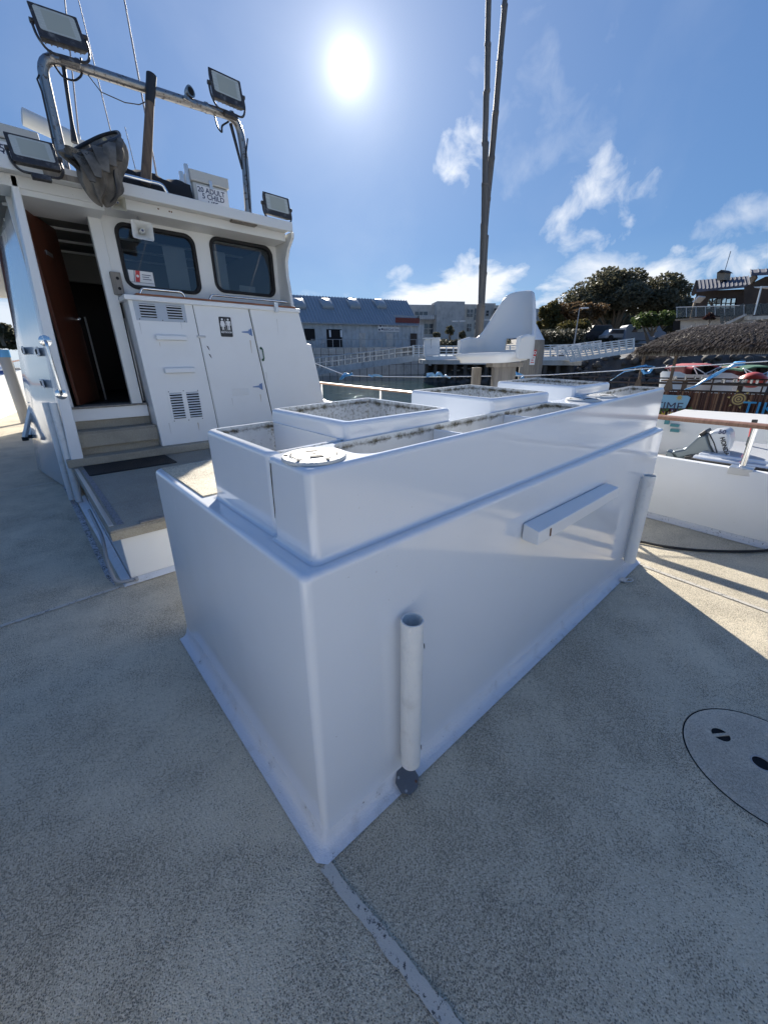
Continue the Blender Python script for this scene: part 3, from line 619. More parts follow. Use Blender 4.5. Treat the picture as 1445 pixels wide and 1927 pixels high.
for i in range(3): dq(.135, .225-.02*(i % 2), .105-.022*i, .112-.022*i, PRINTN)
b = MB(); b.disc((SX0+.088, yy-.0012, SZ0+.09), (0, -1, 0), .014, .0008, 14); b.build('print', PRINTW, dec)
# roof slab, fascia, soffit
YE = 4.46
e1 = P(551, 436, y=YE); e1t = P(548, 417, y=YE); e0 = P(30, 330, y=YE)
RZ0, RZ1 = e1.z-.0, e1t.z; RXL = -.22; RX1 = e1.x
b = MB(); b.box(RXL-.03, RX1, YE+.03, 13.5, RZ0+.02, RZ1-.01); b.build('roof', CABW, house, bevel=.015)
b = MB(); b.box(RXL-.03, RX1+.005, YE, YE+.0295, RZ0, RZ1); b.build('fascia', CABW, house, bevel=.008)
b = MB(); b.box(RXL, RX1-.02, YE+.16, YW-.001, RZ0-.075, RZ0+.019); b.build('soffit_beam', CABW, house, bevel=.006)
for (px, py) in ((297, 388), (318, 393), (322, 394)):
    c = P(px, py, y=YE); b = MB(); b.disc((c.x, YE-.0005, c.z-.02), (0, -1, 0), .008, .002, 8); b.build('bolt', RUST, house)
a = P(458, 421, y=YE+.10); b = MB(); b.box(a.x-.15, a.x+.15, YE+.045, YE+.13, RZ0-.004, RZ0+.0195); b.build('soffit_plate', GREYWOOD, house)
b = MB(); b.box(.25, .62, YE-.006, YE-.0005, RZ0+.01, RZ0+.055); b.build('wood_patch', GREYWOOD, house)
# flared wing at the starboard corner
wx = P(548, 560, y=4.66).x-.012
prof = [(4.55, 448), (4.50, 452), (4.58, 472), (4.66, 500), (4.70, 530), (4.70, 560), (4.66, 572)]
pz = [RZ0+.01, RZ0-.05, RZ0-.15, RZ0-.28, RZ0-.45, cz+.25, cz+.005]; py_ = [YE+.035, YE+.045, YE+.17, YE+.25, YE+.26, YE+.23, YE+.19]
b = MB(); b.prism([(wx, y, z) for y, z in zip(py_, pz)]+[(wx, 5.3, cz+.005), (wx, 5.3, RZ0+.01)], (.045, 0, 0)); b.build('corner_wing', CABW, house, bevel=.010)
b = MB(); b.prism([(wx+.01, 5.3, cz-.02), (wx+.01, 13.4, cz-.1), (wx-.3, 13.4, RZ0+.03), (wx-.0, 5.3, RZ0+.03)], (.05, 0, 0)); b.build('side_wall', CABW, house)
b = MB(); b.prism([(3.25, 5.06, .2), (3.1, 13.3, .2), (wx-.1, 13.3, cz), (wx+.04, 5.06, cz)], (.04, 0, 0)); b.build('side_wall', CABW, house)
for k in (0, 1):
    c = P(539 if k else 222, 553 if k else 540, y=YW-.03); 
    b = MB(); z0 = cz+.008; b.box(c.x-.05, c.x+.05, YW-.055, YW-.001, z0, z0+(.22 if not k else .24)); wb = b.build('pivot_block', GREYWOOD if not k else TEAK, house, bevel=.006)
    for dz in (.06, .16): b = MB(); b.disc((c.x+.01, YW-.0555, z0+dz), (0, -1, 0), .016, .001, 12); b.build('bolt_hole', DARK, wb)
# grab rails on the counter
for (a, c) in (((262, 548), (348, 551)), ((393, 556), (553, 575))):
    a, c = P(*a, y=4.72), P(*c, y=4.72); zb = cz+.004; h = .062
    b = MB(); b.tube(arc_pts([(a.x, 4.72, zb), (a.x+.03, 4.72, zb+h), (c.x-.03, 4.72, zb+h), (c.x, 4.72, zb)], .04), .013, 10); gr = b.build('grab_rail', CHROME, house)
    for p in (a, c): b = MB(); b.disc((p.x, 4.72, zb), (0, 0, 1), .028, .006, 12); b.build('rail_base', CHROME, gr)
# door frame and post
b = MB(); dp = [P(183, 395, y=YW), P(199, 397, y=YW), P(272, 755, y=YW), P(255, 757, y=YW)]
b.box(.585, .699, YW-.02, YW+.06, 1.02, ROOFZ+.01); b.build('door_frame', CABW, house, bevel=.006)
YP = 4.62
lx = sum(P(*p, y=YP).x for p in ((67, 560), (92, 708), (106, 768)))/3; rx = sum(P(*p, y=YP).x for p in ((83, 560), (141, 766)))/2
LB, RBt, LT, RT = P(136, 876, y=YP), P(160, 872, y=YP), P(15, 325, y=YP), P(33, 335, y=YP)
zb = .43; PL = lambda z: LB.x+(LT.x-LB.x)*(z-LB.z)/(LT.z-LB.z); PR = lambda z: RBt.x+(RT.x-RBt.x)*(z-RBt.z)/(RT.z-RBt.z)
zt_ = LT.z
b = MB(); b.hexa([(PL(zb), YP, zb), (PR(zb), YP, zb), (PR(zb), 5.06, zb), (PL(zb), 5.06, zb), (PL(zt_), YP, zt_), (PR(zt_), YP, zt_), (PR(zt_), 5.06, zt_), (PL(zt_), 5.06, zt_)]); post = b.build('end_post', GELM, house, bevel=.012)
b = MB(); rings = []
for y, dx in ((5.06, None), (5.6, .0), (6.3, .0), (7.0, .0), (8.5, .06), (10, .16), (11.5, .30), (13, .46)):
    ring = []
    for z in (.02, .6, 1.2, 1.8, 2.4, RZ0+.02):
        x0 = PL(z)+.004; x7 = -.13-(2.82-z)*.127; t = min(1, (y-5.06)/1.94); x = x0+(x7-x0)*t if y <= 7 else x7+dx
        ring.append((x, y, z))
    rings.append(ring+[(ring[-1][0]+.05, y, ring[-1][2]), (ring[0][0]+.05, y, .02)])
b.loft(rings, True, True); b.build('side_wall', m_gelcoat('glossy_side_wall', .13, (.62, .64, .65), 1.5), house)
b = MB(); b.box(PR(2)-.0, .70, YP+.02, YW+.3, ROOFZ-.10, ROOFZ+.02); b.build('door_header', CABW, house, bevel=.006)
b = MB(); b.box(PR(1.2)-.02, PR(1.2)+.035, YW, YW+.06, 1.02, ROOFZ-.05); b.build('door_frame', CABW, house, bevel=.006)
# steps
b = MB(); b.box(PR(1)-.02, .742, YW-.02, YW+.28, .87, 1.005); b.build('door_sill', GELM, house, bevel=.006)
b = MB(); b.box(PR(1)-.02, .742, YW-.045, YW+.29, 1.006, 1.028); b.build('sill_cap', GREYWOOD, house, bevel=.005)
b = MB(); b.box(PR(.8)-.02, .75, YW+.02, YW+.25, .513, .869); b.build('step_backing', TANPAINT, house)
b = MB(); b.box(PR(.6)-.02, .76, YW-.20, YW+.019, .60, .775); b.build('step_tread', NONSKID2, house, bevel=.006)
b = MB(); b.box(PR(.6)-.02, .757, YW-.204, YW-.2005, .604, .745); b.build('step_riser', TANPAINT, house)
b = MB(); b.box(PR(.5)-.02, .76, YW-.15, YW+.0, .5125, .598); b.build('step_backing', TANPAINT, house)
# handrail on the post, pipes beside it
a, c = P(85, 641, y=YP), P(112, 742, y=YP); a.x = c.x = (PL(1.5)+PR(1.5))/2-.03
b = MB(); b.tube(arc_pts([a, a+Vector((0, -.07, -.02)), c+Vector((0, -.07, .02)), c], .05), .014, 10); hr = b.build('handrail', CHROME, house)
for p in (a, c): b = MB(); b.tube([p+Vector((0, -.001, 0)), p+Vector((0, -.007, 0)), p+Vector((0, -.014, 0))], [.052, .050, .022], 20); b.build('rail_base', CHROME, hr)
for (dx, yy, zt2, r) in ((-.035, 4.70, 1.10, .034), (-.085, 4.86, 1.10, .034)):
    b = MB(); b.tube([(PL(.5)+dx, yy, .02), (PL(1)+dx, yy, zt2)], r, 16); b.build('scupper_pipe', PVC, house)
for yy, zz, L_ in ((5.15, 1.62, .7), (5.3, 1.28, .6), (6.1, 1.66, .8)):
    xw = PL(zz)+.004+(-.13-(2.82-zz)*.127-PL(zz)-.004)*(yy+L_/2-5.06)/1.94-.002; b = MB(); b.box(xw-.012, xw+.004, yy, yy+L_, zz-.05, zz+.04); v = b.build('side_port', GELM, house, bevel=.004)
    b = MB(); b.box(xw-.014, xw-.0125, yy+.05, yy+L_-.05, zz-.03, zz+.02); b.build('port_opening', DARK, v)
# interior
b = MB(); b.box(.02, 2.85, 4.96, 12, .98, 1.015); b.build('cabin_sole', FLOORDK, house)
b = MB(); b.box(-.1, 2.9, 5.0, 12, RZ0-.02, RZ0+.015); b.build('ceiling', INTER, house)
for k in range(9): b = MB(); b.box(-.05, 2.85, 5.35+.6*k, 5.375+.6*k, RZ0-.045, RZ0-.021); b.build('ceiling_batten', CABW, house)
b = MB(); b.box(.0, 2.9, 9.0, 9.05, 1.0, RZ0); b.build('bulkhead', INTDK, house)
b = MB(); b.box(-.0, 2.85, 7.2, 7.26, RZ0-.40, RZ0-.021); b.build('deck_beam', INTER, house)
b = MB(); b.box(1.05, 1.09, 5.02, 6.4, 1.02, 2.15); b.build('cabinet', INTDK, house)
dr = MB(); hA, hB = Vector((.055, 5.03, 0)), Vector((.36, 5.86, 0)); hN = Vector((.03, -.012, 0)); dr.hexa([hA+Vector((0, 0, 1.04)), hA+hN+Vector((0, 0, 1.04)), hB+hN+Vector((0, 0, 1.04)), hB+Vector((0, 0, 1.04)), hA+Vector((0, 0, 2.90)), hA+hN+Vector((0, 0, 2.90)), hB+hN+Vector((0, 0, 2.95)), hB+Vector((0, 0, 2.95))]); door = dr.build('cabin_door', MAHOG, house, bevel=.006)
hM = hA.lerp(hB, .45)+hN*1.1; b = MB(); b.obox(hM+Vector((0, 0, 2.60)), (hB-hA)*.10, hN*.12, (0, 0, .02)); b.build('door_plate', ALU, door)
b = MB(); hM = hA.lerp(hB, .92)+Vector((0, 0, 2.0)); b.tube([hM+hN, hM+hN*2.2, hM+hN*2.2-(hB-hA)*.08], .012, 8); b.build('handle', CHROME, door)
for k, (yy, zz, w, h) in enumerate(((5.15, 1.75, .21, .28), (5.15, 1.44, .15, .2), (5.45, 1.82, .2, .26), (5.75, 1.85, .12, .2))):
    b = MB(); b.box(1.044, 1.0495, yy, yy+w, zz, zz+h); b.build('notice', PAPER, house)
b = MB(); b.tube([(.80, 5.35, 1.02), (.80, 5.35, 2.0)], .014, 8); b.build('table_edge', ALU, house)
b = MB(); b.tube([(.47, 6.0, 1.02), (.47, 6.0, 2.05)], .012, 8); b.build('grab_pole', ALU, house)
b = MB(); b.box(w1[1]-.33, w1[1]-.08, 5.10, 5.11, w1[2]+.02, w1[3]-.12); b.build('window_blind', PAPER, house)
b = MB(); b.box(w2_[0]+.05, w2_[0]+.24, 5.10, 5.11, w2_[2]+.02, w2_[3]-.12); b.build('window_blind', PAPER, house)
b = MB(); b.box(w2_[1]-.48, w2_[1]-.26, 5.03, 5.04, w2_[2]+.03, w2_[2]+.12); b.build('notice', PAPER, house)
b = MB(); b.box(1.10, 2.85, 5.12, 6.2, 1.02, w1[2]-.02); b.build('cabinet', INTDK, house)

# loudspeaker horns
def horn(name, c, dirv, up, w, h, L, m, label, grp='loudspeaker horns'):
    t = thing(name, c, label, 'loudspeaker', grp); D = Vector(dirv).normalized(); U = (Vector(up)-D*D.dot(Vector(up))).normalized(); S = D.cross(U); c = Vector(c); b = MB(); rings = []
    def sq(p, a, bb, r): return [p+S*u+U*v for u, v in rr(-a, a, -bb, bb, r, 3)]
    for (s, k) in ((-L, .16), (-L*.8, .18), (-L*.5, .32), (-L*.2, .68), (-.012, .96), (0, 1.0)): rings.append(sq(c+D*s, w*k, h*k, .2*w*k))
    for (s, k) in ((-.002, .94), (-L*.2, .62), (-L*.5, .28), (-L*.6, .2)): rings.append(sq(c+D*s, w*k, h*k, .2*w*k))
    b.loft(rings, True, True); b.build('horn_flare', m, t, smooth=50)
    b = MB(); b.tube([c-D*L*.6, c-D*L*.12, c-D*L*.06, c-D*L*.05], [w*.26, w*.22, w*.18, w*.08], 18); th = b.build('horn_throat', m, t)
    b = MB(); b.disc(c-D*L*.052, D, w*.12, .002, 16); b.build('maker_badge', PRINTN, th)
    b = MB(); b.tube([c-D*L, c-D*L*1.55], [w*.55, w*.5], 16); b.build('driver', m, t)
    b = MB(); b.tube(arc_pts([c-D*L*.9-U*0+S*w*.3, c-D*L*.9+U*h*1.2, c-D*L*1.1+U*h*1.7], .03), .012, 6); b.build('bracket', ALU, t)
    return t
c = P(268.5, 433, y=4.57); horn('loudspeaker_horn', c, (-.12, -1, -.10), (.05, 0, 1), .098, .082, .20, WHITEPL, 'white square loudspeaker horn hanging in front of the left window')
c = P(222, 381, y=4.50); horn('loudspeaker_horn', c, (-.05, -1, -.42), (0, 0, 1), .068, .058, .13, m_gelcoat('yellowed_plastic', .4, (.42, .40, .32), 2), 'small yellowed loudspeaker horn under the eave beneath the landing net')
# ------------------------------------------------------------------ gear on the roof
YA = 4.85
def A(px, py, y=YA): return P(px, py, y=y)
arch = thing('light_arch', A(290, 370), 'tall weathered steel pipe arch on the cabin roof carrying floodlights', 'pipe arch')
lt, rt_ = A(76, 108), A(458, 236)
lb, rb_ = A(125, 328), A(466, 396); rb_.z = min(rb_.z, RZ1); 
pts = arc_pts([lb, A(73, 100), A(448, 222), A(461, 300), rb_], .16, 7)
b = MB(); b.tube(pts, .043, 14); b.build('arch_pipe', GALV, arch)
for p in (lb, rb_): b = MB(); b.disc((p.x, p.y, RZ1-.012), (0, 0, 1), .075, .012, 18); b.build('base_plate', GALV, arch)
for px, py in ((96, 107), (147, 122), (388, 202), (436, 218), (352, 188)):
    p = A(px, py); d = (A(448, 222)-A(76, 104)).normalized(); b = MB(); b.tube([p-d*.014, p+d*.014], .050, 14); b.build('clamp', GALV, arch)
b = MB(); b.tube(arc_pts([A(100, 118), A(118, 145, YA-.05), A(140, 152, YA-.05), A(156, 140), A(152, 108)], .1), .009, 6); b.build('cable', BLACK, arch); b = MB(); b.tube(arc_pts([A(404, 218), A(410, 240, YA-.05), A(418, 250, YA-.05), A(417, 236, YA-.05), A(430, 228)], .05), .010, 6); b.build('cable', BLACK, arch)
b = MB(); b.tube([A(74, 140, YA-.04), A(70, 148, YA-.05), A(79, 172, YA-.045), A(92, 230, YA-.045), A(112, 325, YA-.045)], .008, 6); b.build('cable', BLACK, arch); b = MB(); b.tube([A(466, 260, YA-.045), A(462, 300, YA-.05), A(470, 392, YA-.05)], .008, 6); b.build('cable', BLACK, arch)
b = MB(); b.tube([A(152, 122), A(190, 172), A(235, 192), A(262, 196), A(290, 184)], .005, 5); b.build('stay_wire', BLACK, arch); b = MB(); b.tube([A(434, 232), A(444, 270), A(456, 318)], [.02, .018, .012], 8); b.build('stay_rod', BLACK, arch); b = MB(); b.tube([A(120, 125), A(126, 170), A(135, 230), A(141, 268)], [.018, .016, .016, .03], 8); b.build('stay_rod', BLACK, arch)
def flood(corners, y, label, foot, tilt=.05):
    """corner pixels tl,tr,br,bl of the face"""
    q = [A(*p, y) for p in corners]
    q[0].y += tilt; q[1].y += tilt; c = sum(q, Vector())/4; X = ((q[1]-q[0])+(q[2]-q[3]))/2; Y = ((q[0]-q[3])+(q[1]-q[2]))/2
    w, h = X.length, Y.length; X.normalize(); Y = (Y-X*Y.dot(X)).normalized(); Z = X.cross(Y)
    if Z.y > 0: Z = -Z
    M4 = lambda u, v, n: c+X*u*w+Y*v*h+Z*n
    t = thing('flood_light', c, label, 'floodlight', 'flood lights on the cabin roof')
    b = MB(); b.hexa([M4(-.44, -.42, -.07), M4(.44, -.42, -.07), M4(.44, .42, -.07), M4(-.44, .42, -.07), M4(-.5, -.5, 0), M4(.5, -.5, 0), M4(.5, .5, 0), M4(-.5, .5, 0)]); b.build('housing', FLOODBODY, t, bevel=.008)
    for k in range(7): u = -.36+.12*k; b = MB(); b.hexa([M4(u-.012, -.36, -.095), M4(u+.012, -.36, -.095), M4(u+.012, .36, -.095), M4(u-.012, .36, -.095), M4(u-.012, -.4, -.069), M4(u+.012, -.4, -.069), M4(u+.012, .4, -.069), M4(u-.012, .4, -.069)]); b.build('cooling_fin', FLOODBODY, t)
    b = MB(); b.add([M4(u, v, .0012) for u, v in rr(-.415, .415, -.255, .42, .06, 5)], [tuple(range(24))]); b.build('lens', LENS, t)
    b = MB(); b.add([M4(u, v, .0022) for u, v in rr(-.27, .30, -.20, .36, .02, 2)], [tuple(range(12))]); b.build('led_array', mat('yellowish_led_array', (.42, .43, .36), .35), t)
    f0 = M4(-.22, -.5, -.04)-Y*foot; 
    pts = arc_pts([M4(-.53, .02, -.03), M4(-.53, -.42, -.03), M4(-.40, -.5, -.035)-Y*foot, M4(.42, -.5, -.035)-Y*foot, M4(.54, -.42, -.03), M4(.54, .02, -.03)], .06); b = MB(); b.tube(pts, .011, 6); b.build('bracket', FLOODBODY, t)
    for s in (-.53, .54): b = MB(); b.disc(M4(s, .02, -.03)-X*.012, X, .02, .03, 10); b.build('knob', FLOODBODY, t)
    p0 = M4(0, -.5, -.035)-Y*foot; b = MB(); b.obox(p0-Y*.025, X*w*.2, Y*.022, Vector((0, .035, 0))); b.build('mount_foot', FLOODBODY, t, bevel=.004)
    return t
flood(((57, -10), (152, 22), (162, 95), (66, 64)), YA-.12, 'black floodlight at the far left top of the pipe arch', .075, .08)
flood(((398, 120), (460, 148), (458, 205), (398, 178)), YA-.10, 'black floodlight near the right end of the pipe arch', .07, .06)
flood(((5, 236), (102, 258), (116, 322), (22, 300)), YE-.05, 'black floodlight standing low before the life jacket box', .05, .10)
flood(((503, 360), (553, 374), (543, 411), (494, 397)), YE+.12, 'small black floodlight at the starboard end of the roof edge', .04, .04)
# small searchlight on the arch
c = A(357, 172, YA-.03); t = thing('deck_lamp', c, 'tiny round bronze lamp strapped on top of the pipe arch', 'lamp')
D = Vector((.35, -.93, .05)).normalized(); b = MB(); b.tube([c-D*.06, c-D*.03, c+D*.0, c+D*.02], [.025, .040, .050, .052], 16); b.build('lamp_shell', GALV, t); b = MB(); b.disc(c+D*.0205, D, .036, .003, 16); b.build('lamp_glass', DARK, t)
b = MB(); b.tube([c-D*.03, c+Vector((0, 0, -.09))], .012, 6); b.obox(c+Vector((-.02, 0, -.085)), (.07, .02, 0), (0, .03, 0), (0, 0, .012)); b.build('bracket', GALV, t)
# fish pole / gaff handle from arch to roof
a, c = A(285, 140, YA-.05), A(274, 345, YA-.05); t = thing('wooden_post', c, 'worn wooden pole tied upright to the pipe arch', 'pole')
b = MB(); b.tube([a, a+(c-a)*.25], [.048, .044], 12); b.build('sleeve', BLACK, t); b = MB(); b.tube([a+(c-a)*.12, c], [.038, .05], 14); b.build('shaft', POLEWOOD, t)
ANTM = mat('faded_fibreglass_rod', (.26, .24, .25), .6)
# whip antennas: pixel pairs
for i, (p0, p1, yy, r, lab) in enumerate((((232, -12), (296, 336), 7.2, .020, 'tall white whip antenna right of the wooden pole foot'), ((146, -8), (208, 245), 7.0, .012, 'thin whip antenna behind the landing net'), ((121, -10), (149, 262), 6.6, .014, 'thin whip antenna close behind the left arch leg'), ((235, 238), (256, 322), 6.4, .008, 'short thin whip antenna above the black roof canvas'))):
    a, c = A(*p0, yy), A(*p1, yy); c = a+(c-a)*((RZ1-a.z)/(c.z-a.z)) if c.z < a.z else c
    t = thing('whip_antenna', c, lab, 'antenna', 'whip antennas on the roof'); b = MB(); b.tube([c, a], [r*.8, r*.5], 8); b.build('rod', ANTM if i != 3 else BLACK, t); b = MB(); b.tube([c, c+(a-c).normalized()*.16], r*1.7, 8); b.build('ferrule', CHROME, t)
# radar bar
a, c = A(42, 218, 6.2), A(150, 268, 6.2); t = thing('radar_antenna', (a+c)/2, 'long white rounded radar scanner bar turned end on', 'radar scanner')
b = MB(); b.tube([a+(a-c)*.02, a, (a+c)/2, c, c+(c-a)*.02], [.05, .085, .085, .085, .05], 14); b.build('scanner_bar', WHITEPL, t); m0 = (a+c)/2; b = MB(); b.tube([(c.x, c.y, c.z), (c.x+.1, c.y, RZ1)], [.10, .16], 14); b.build('pedestal', WHITEPL, t)
# life jacket boxes
def ljbox(y, px, lines, label, depth=.6):
    q = [A(*p, y) for p in px]; x0 = q[0].x; x1 = q[1].x; z1 = (q[0].z+q[1].z)/2; z0 = RZ1-.02
    t = thing('life_jacket_box', ((x0+x1)/2, y, z0), label, 'life jacket box', 'life jacket boxes on the roof')
    lid = z1-.11
    b = MB(); b.box(x0+.01, x1-.01, y+.01, y+depth, z0, lid-.006); b.build('box_body', GREYW, t, bevel=.008)
    b = MB(); b.box(x0-.012, x1+.012, y-.008, y+depth+.02, lid, z1); b.build('lid', GREYW, t, bevel=.012)
    b = MB(); b.box(x0+.05, x1-.02, y+.003, y+.0095, z0, lid-.03); b.build('notice_board', PRINTW, t)
    for (s, qx, qy, sz) in lines: c = A(qx, qy, y); text('lettering', s, sz, PRINTN, (c.x, y+.0015, c.z), (1, 0, 0), (0, 0, 1), t, .0006, .0012)
    c = (x0+x1)/2; b = MB(); b.box(c-.02, c+.02, y-.016, y-.008, lid-.05, lid+.035); b.build('latch', ALU, t, bevel=.002)
    return t
GREYW = m_gelcoat('aged_box_paint', .5, (.50, .50, .47), 1.6)
ljbox(4.98, ((357, 316), (427, 335)), (('20 ADULT', 398, 361, .072), ('5 CHILD', 402, 373, .072), ('LIFE', 402, 385, .072)), 'grey roof box lettered 20 adult 5 child life, near the right arch leg')
ljbox(5.05, ((-120, 205), (66, 240)), (('25', -2, 277, .085), ('LIFE', 25, 295, .085), ('JACKETS', 31, 310, .085)), 'white roof box lettered life jackets, behind the low left floodlight', .8)
p0, p1 = A(340, 322, 5.0), A(351, 352, 5.0)
t = thing('rod_rack', p1, 'pair of grey metal uprights beside the lettered roof box', 'rod rack')
for (px, h) in ((340, 322), (349, 308)): c = A(px, h, 5.02); b = MB(); b.box(c.x-.02, c.x+.02, 5.0, 5.04, RZ1-.01, c.z); b.build('upright', ALU, t, bevel=.004)
# black canvas heap along the roof edge
cv = MB(); rings = []
for k in range(15):
    s = k/14; a = A(205+150*s, 330+32*s, 5.0); top = A(205+150*s, 300+36*s+10*math.sin(s*9)*.3+(18*(s-.75)*4 if s > .75 else 0), 5.0)
    h = .345-.03*s+.012*math.sin(s*17); w = .22+.03*math.sin(k*1.3); rings.append([(a.x+.02*math.sin(j*1.7+k), 4.86+w*(1-math.cos(math.pi*j/12)), RZ1-.005+h*max(0, math.sin(math.pi*j/12))**.6*(1+.06*math.sin(k*1.1+j*1.3))) for j in range(13)])
cv.loft(rings, True, True); tag(cv.build('canvas_cover', DKCANVAS, smooth=60), 'black canvas cover heaped along the front of the cabin roof', 'canvas cover')
# roof grab rail
a, c = A(222, 352, YE+.06), A(318, 366, YE+.06); t = thing('roof_rail', (a+c)/2, 'low polished grab rail on the roof edge beside the net', 'grab rail')
b = MB(); b.tube(arc_pts([(a.x-.1, YE+.08, RZ1), (a.x-.08, YE+.08, RZ1+.085), (c.x-.04, YE+.08, RZ1+.085), (c.x, YE+.08, RZ1)], .06), .016, 10); b.build('rail_tube', CHROME, t)
# landing net bundled and hanging from the arch
NETM = bpy.data.materials.new('dirty_net_mesh'); NETM.use_nodes = True
def net_mat():
    k = NB(NETM); k.b.inputs['Roughness'].default_value = .9; v = k.N.new('ShaderNodeTexVoronoi'); v.feature = 'DISTANCE_TO_EDGE'; v.inputs['Scale'].default_value = 75; k.L.new(k.coord(), v.inputs['Vector'])
    e = k.step(v.outputs['Distance'], .13, .08); k.color(k.mix(k.step(k.noise(6, 4), .4, .65), (.185, .165, .14), (.085, .078, .07)))
    al = k.m('MAXIMUM', k.m('MULTIPLY', e, 1.0), k.m('MULTIPLY', k.step(k.noise(7, 5), .26, .42), .96)); k.L.new(al, k.b.inputs['Alpha'])
net_mat()
RAILP0 = mat('yellowed_float', (.30, .27, .16), .6)
YN = YE-.18
hub = A(175, 290, YN); net = thing('landing_net', hub, 'grubby landing net with dark bag drooping over the doorway eave', 'landing net')
hoop = [A(*p, YN+dy) for p, dy in (((124, 293), .0), ((150, 274), .16), ((190, 254), .22), ((222, 246), .12), ((227, 256), -.06), ((200, 268), -.20), ((165, 284), -.16), ((136, 296), -.08), ((124, 293), 0))]
b = MB(); b.tube(arc_pts(hoop, .1), .014, 8); b.build('hoop', BLACK, net)
n = 56; base = hoop[:-1]; cen = sum(base, Vector())/len(base); loop = []
for i in range(n): f = i/n*8; k = int(f); loop.append(base[k].lerp(base[(k+1) % 8], f-k))
rings = []
for (s_, cpx, wx_, wy_, mixr) in ((0, (175, 271), 0, 0, 0), (.08, (176, 277), .30, .17, .25), (.2, (178, 287), .29, .17, .6), (.34, (182, 300), .23, .15, .9), (.46, (186, 314), .165, .13, 1), (.56, (188, 326), .15, .12, 1), (.68, (191, 341), .165, .13, 1), (.80, (193, 357), .155, .12, 1), (.90, (194, 370), .12, .10, 1), (.97, (193, 379), .06, .05, 1), (1, (193, 382), .01, .01, 1)):
    c = A(*cpx, YN); ring = []
    for i, p in enumerate(loop):
        th = math.pi*.93-2*math.pi*i/n; fold = 1+(.17*math.sin(7*th+2.1*s_)+.10*math.sin(13*th+1+4*s_)+.06*math.sin(23*th))*min(1, s_*6)*(1.1-.6*s_)
        q = c+Vector((math.cos(th)*wx_*fold, math.sin(th)*wy_*fold, .035*math.sin(5*th+9*s_)*min(1, s_*5)+math.cos(th)*-.0))
        ring.append(p.lerp(q, mixr))
    rings.append(ring)
b = MB(); b.loft(rings, False, True); nb_ = b.build('net_bag', NETM, net, smooth=75)
sm = nb_.modifiers.new('soft', 'SUBSURF'); sm.levels = 1; sm.render_levels = 1
for k in range(5):
    i = 30+k*4; p = loop[i % n]; b = MB(); q = p+Vector((.02*k-.04, -.05, -.10)); b.loft([[p+Vector((-.05, 0, 0)), p+Vector((.05, -.02, .0)), p+Vector((.05, .02, .01)), p+Vector((-.05, .03, .01))], [q+Vector((-.045, 0, 0)), q+Vector((.04, -.04, -.02)), q+Vector((.05, .0, 0)), q+Vector((-.03, .03, 0))], [q+Vector((-.02, -.02, -.09)), q+Vector((.025, -.04, -.10)), q+Vector((.03, .0, -.09)), q+Vector((-.01, .01, -.09))]], True, True); b.build('net_fold', NETM, net, smooth=80)
b = MB(); b.tube(arc_pts([A(226, 280, YN-.05), A(212, 320, YN-.12), A(222, 365, YN-.12), A(208, 380, YN-.05)], .1), .007, 6); b.build('cord', BLACK, net)
b = MB(); b.tube([A(126, 292, YN), A(160, 325, YN), A(178, 335, YN+.1)], [.018, .02, .03], 8); b.build('net_handle', BLACK, net)
b = MB(); b.disc(A(197, 264, YN-.17), (.2, -1, 0), .020, .012, 12); b.build('float_ring', RAILP0, net)

# ------------------------------------------------------------------ bulwarks
def bulwark(side, sgn, label, y0, y1, rail=True):
    t = thing('bulwark', (side(2), 2, 0), label, 'bulwark'); n = 44; yl = [y0+(y1-y0)*i/n for i in range(n+1)]
    def hz(y): return .598+.010*max(y, 0)+.0013*max(y, 0)**2
    b = MB(); rings = []
    for y in yl:
        x = side(y); h = hz(y); rings.append([(x, y, .003), (x-sgn*.03, y, h-.012), (x-sgn*.026, y, h), (x+sgn*.05, y, h), (x+sgn*.056, y, h-.012), (x+sgn*.07, y, -.1)])
    b.loft(rings, True, True); b.build('bulwark_wall', GELM, t, smooth=40)
    b = MB(); v = []
    for y in yl: x = side(y); v += [(x-sgn*.003, y, .05), (x-sgn*.012, y, .02), (x-sgn*.05, y, .0045)]
    b.add(v, [(3*i+j, 3*i+j+1, 3*i+j+4, 3*i+j+3) for i in range(n) for j in range(2)]); b.build('foot_strip', STRIP, t, smooth=80)
    if not rail: return t, hz
    rh = lambda y: hz(y)+.345
    b = MB(); rings = []
    for y in yl:
        x = side(y)+sgn*.06; z = rh(y); rings.append([(x-.05, y, z-.012), (x-.045, y, z-.018), (x+.045, y, z-.018), (x+.05, y, z-.012), (x+.05, y, z+.008), (x+.03, y, z+.018), (x-.03, y, z+.018), (x-.05, y, z+.008)])
    b.loft(rings, True, True); b.build('rail', RAILWOOD, t, smooth=35)
    return t, hz, rh
starb, hz, rh = bulwark(xs, 1, 'white starboard bulwark topped by a peeling wooden rail on steel posts', -4.8, 15)
for yy in (-2.3, -.345, 1.25, 2.9, 4.62, 6.6, 8.6, 10.6, 12.6):
    x = xs(yy)+.05; h = hz(yy); b = MB(); b.tube([(x, yy, h), (x+.01, yy, rh(yy)-.016)], .021, 12); s = b.build('stanchion', CHROME, starb)
    b = MB(); b.box(x-.085, x+.05, yy-.075, yy+.075, h+.0005, h+.012); b.box(x-.087, x-.080, yy-.075, yy+.075, h-.045, h+.012); b.build('post_foot', ALU, s, bevel=.004)
portb, hz2, rh2 = bulwark(xp, -1, 'white port bulwark with rail, running forward past the cabin', -4.8, 24.5)
for yy in (5, 8, 11, 14, 17, 20):
    x = xp(yy)-.05; h = hz2(yy); b = MB(); b.tube([(x, yy, h), (x, yy, rh2(yy)-.016)], .021, 10); b.build('stanchion', CHROME, portb)

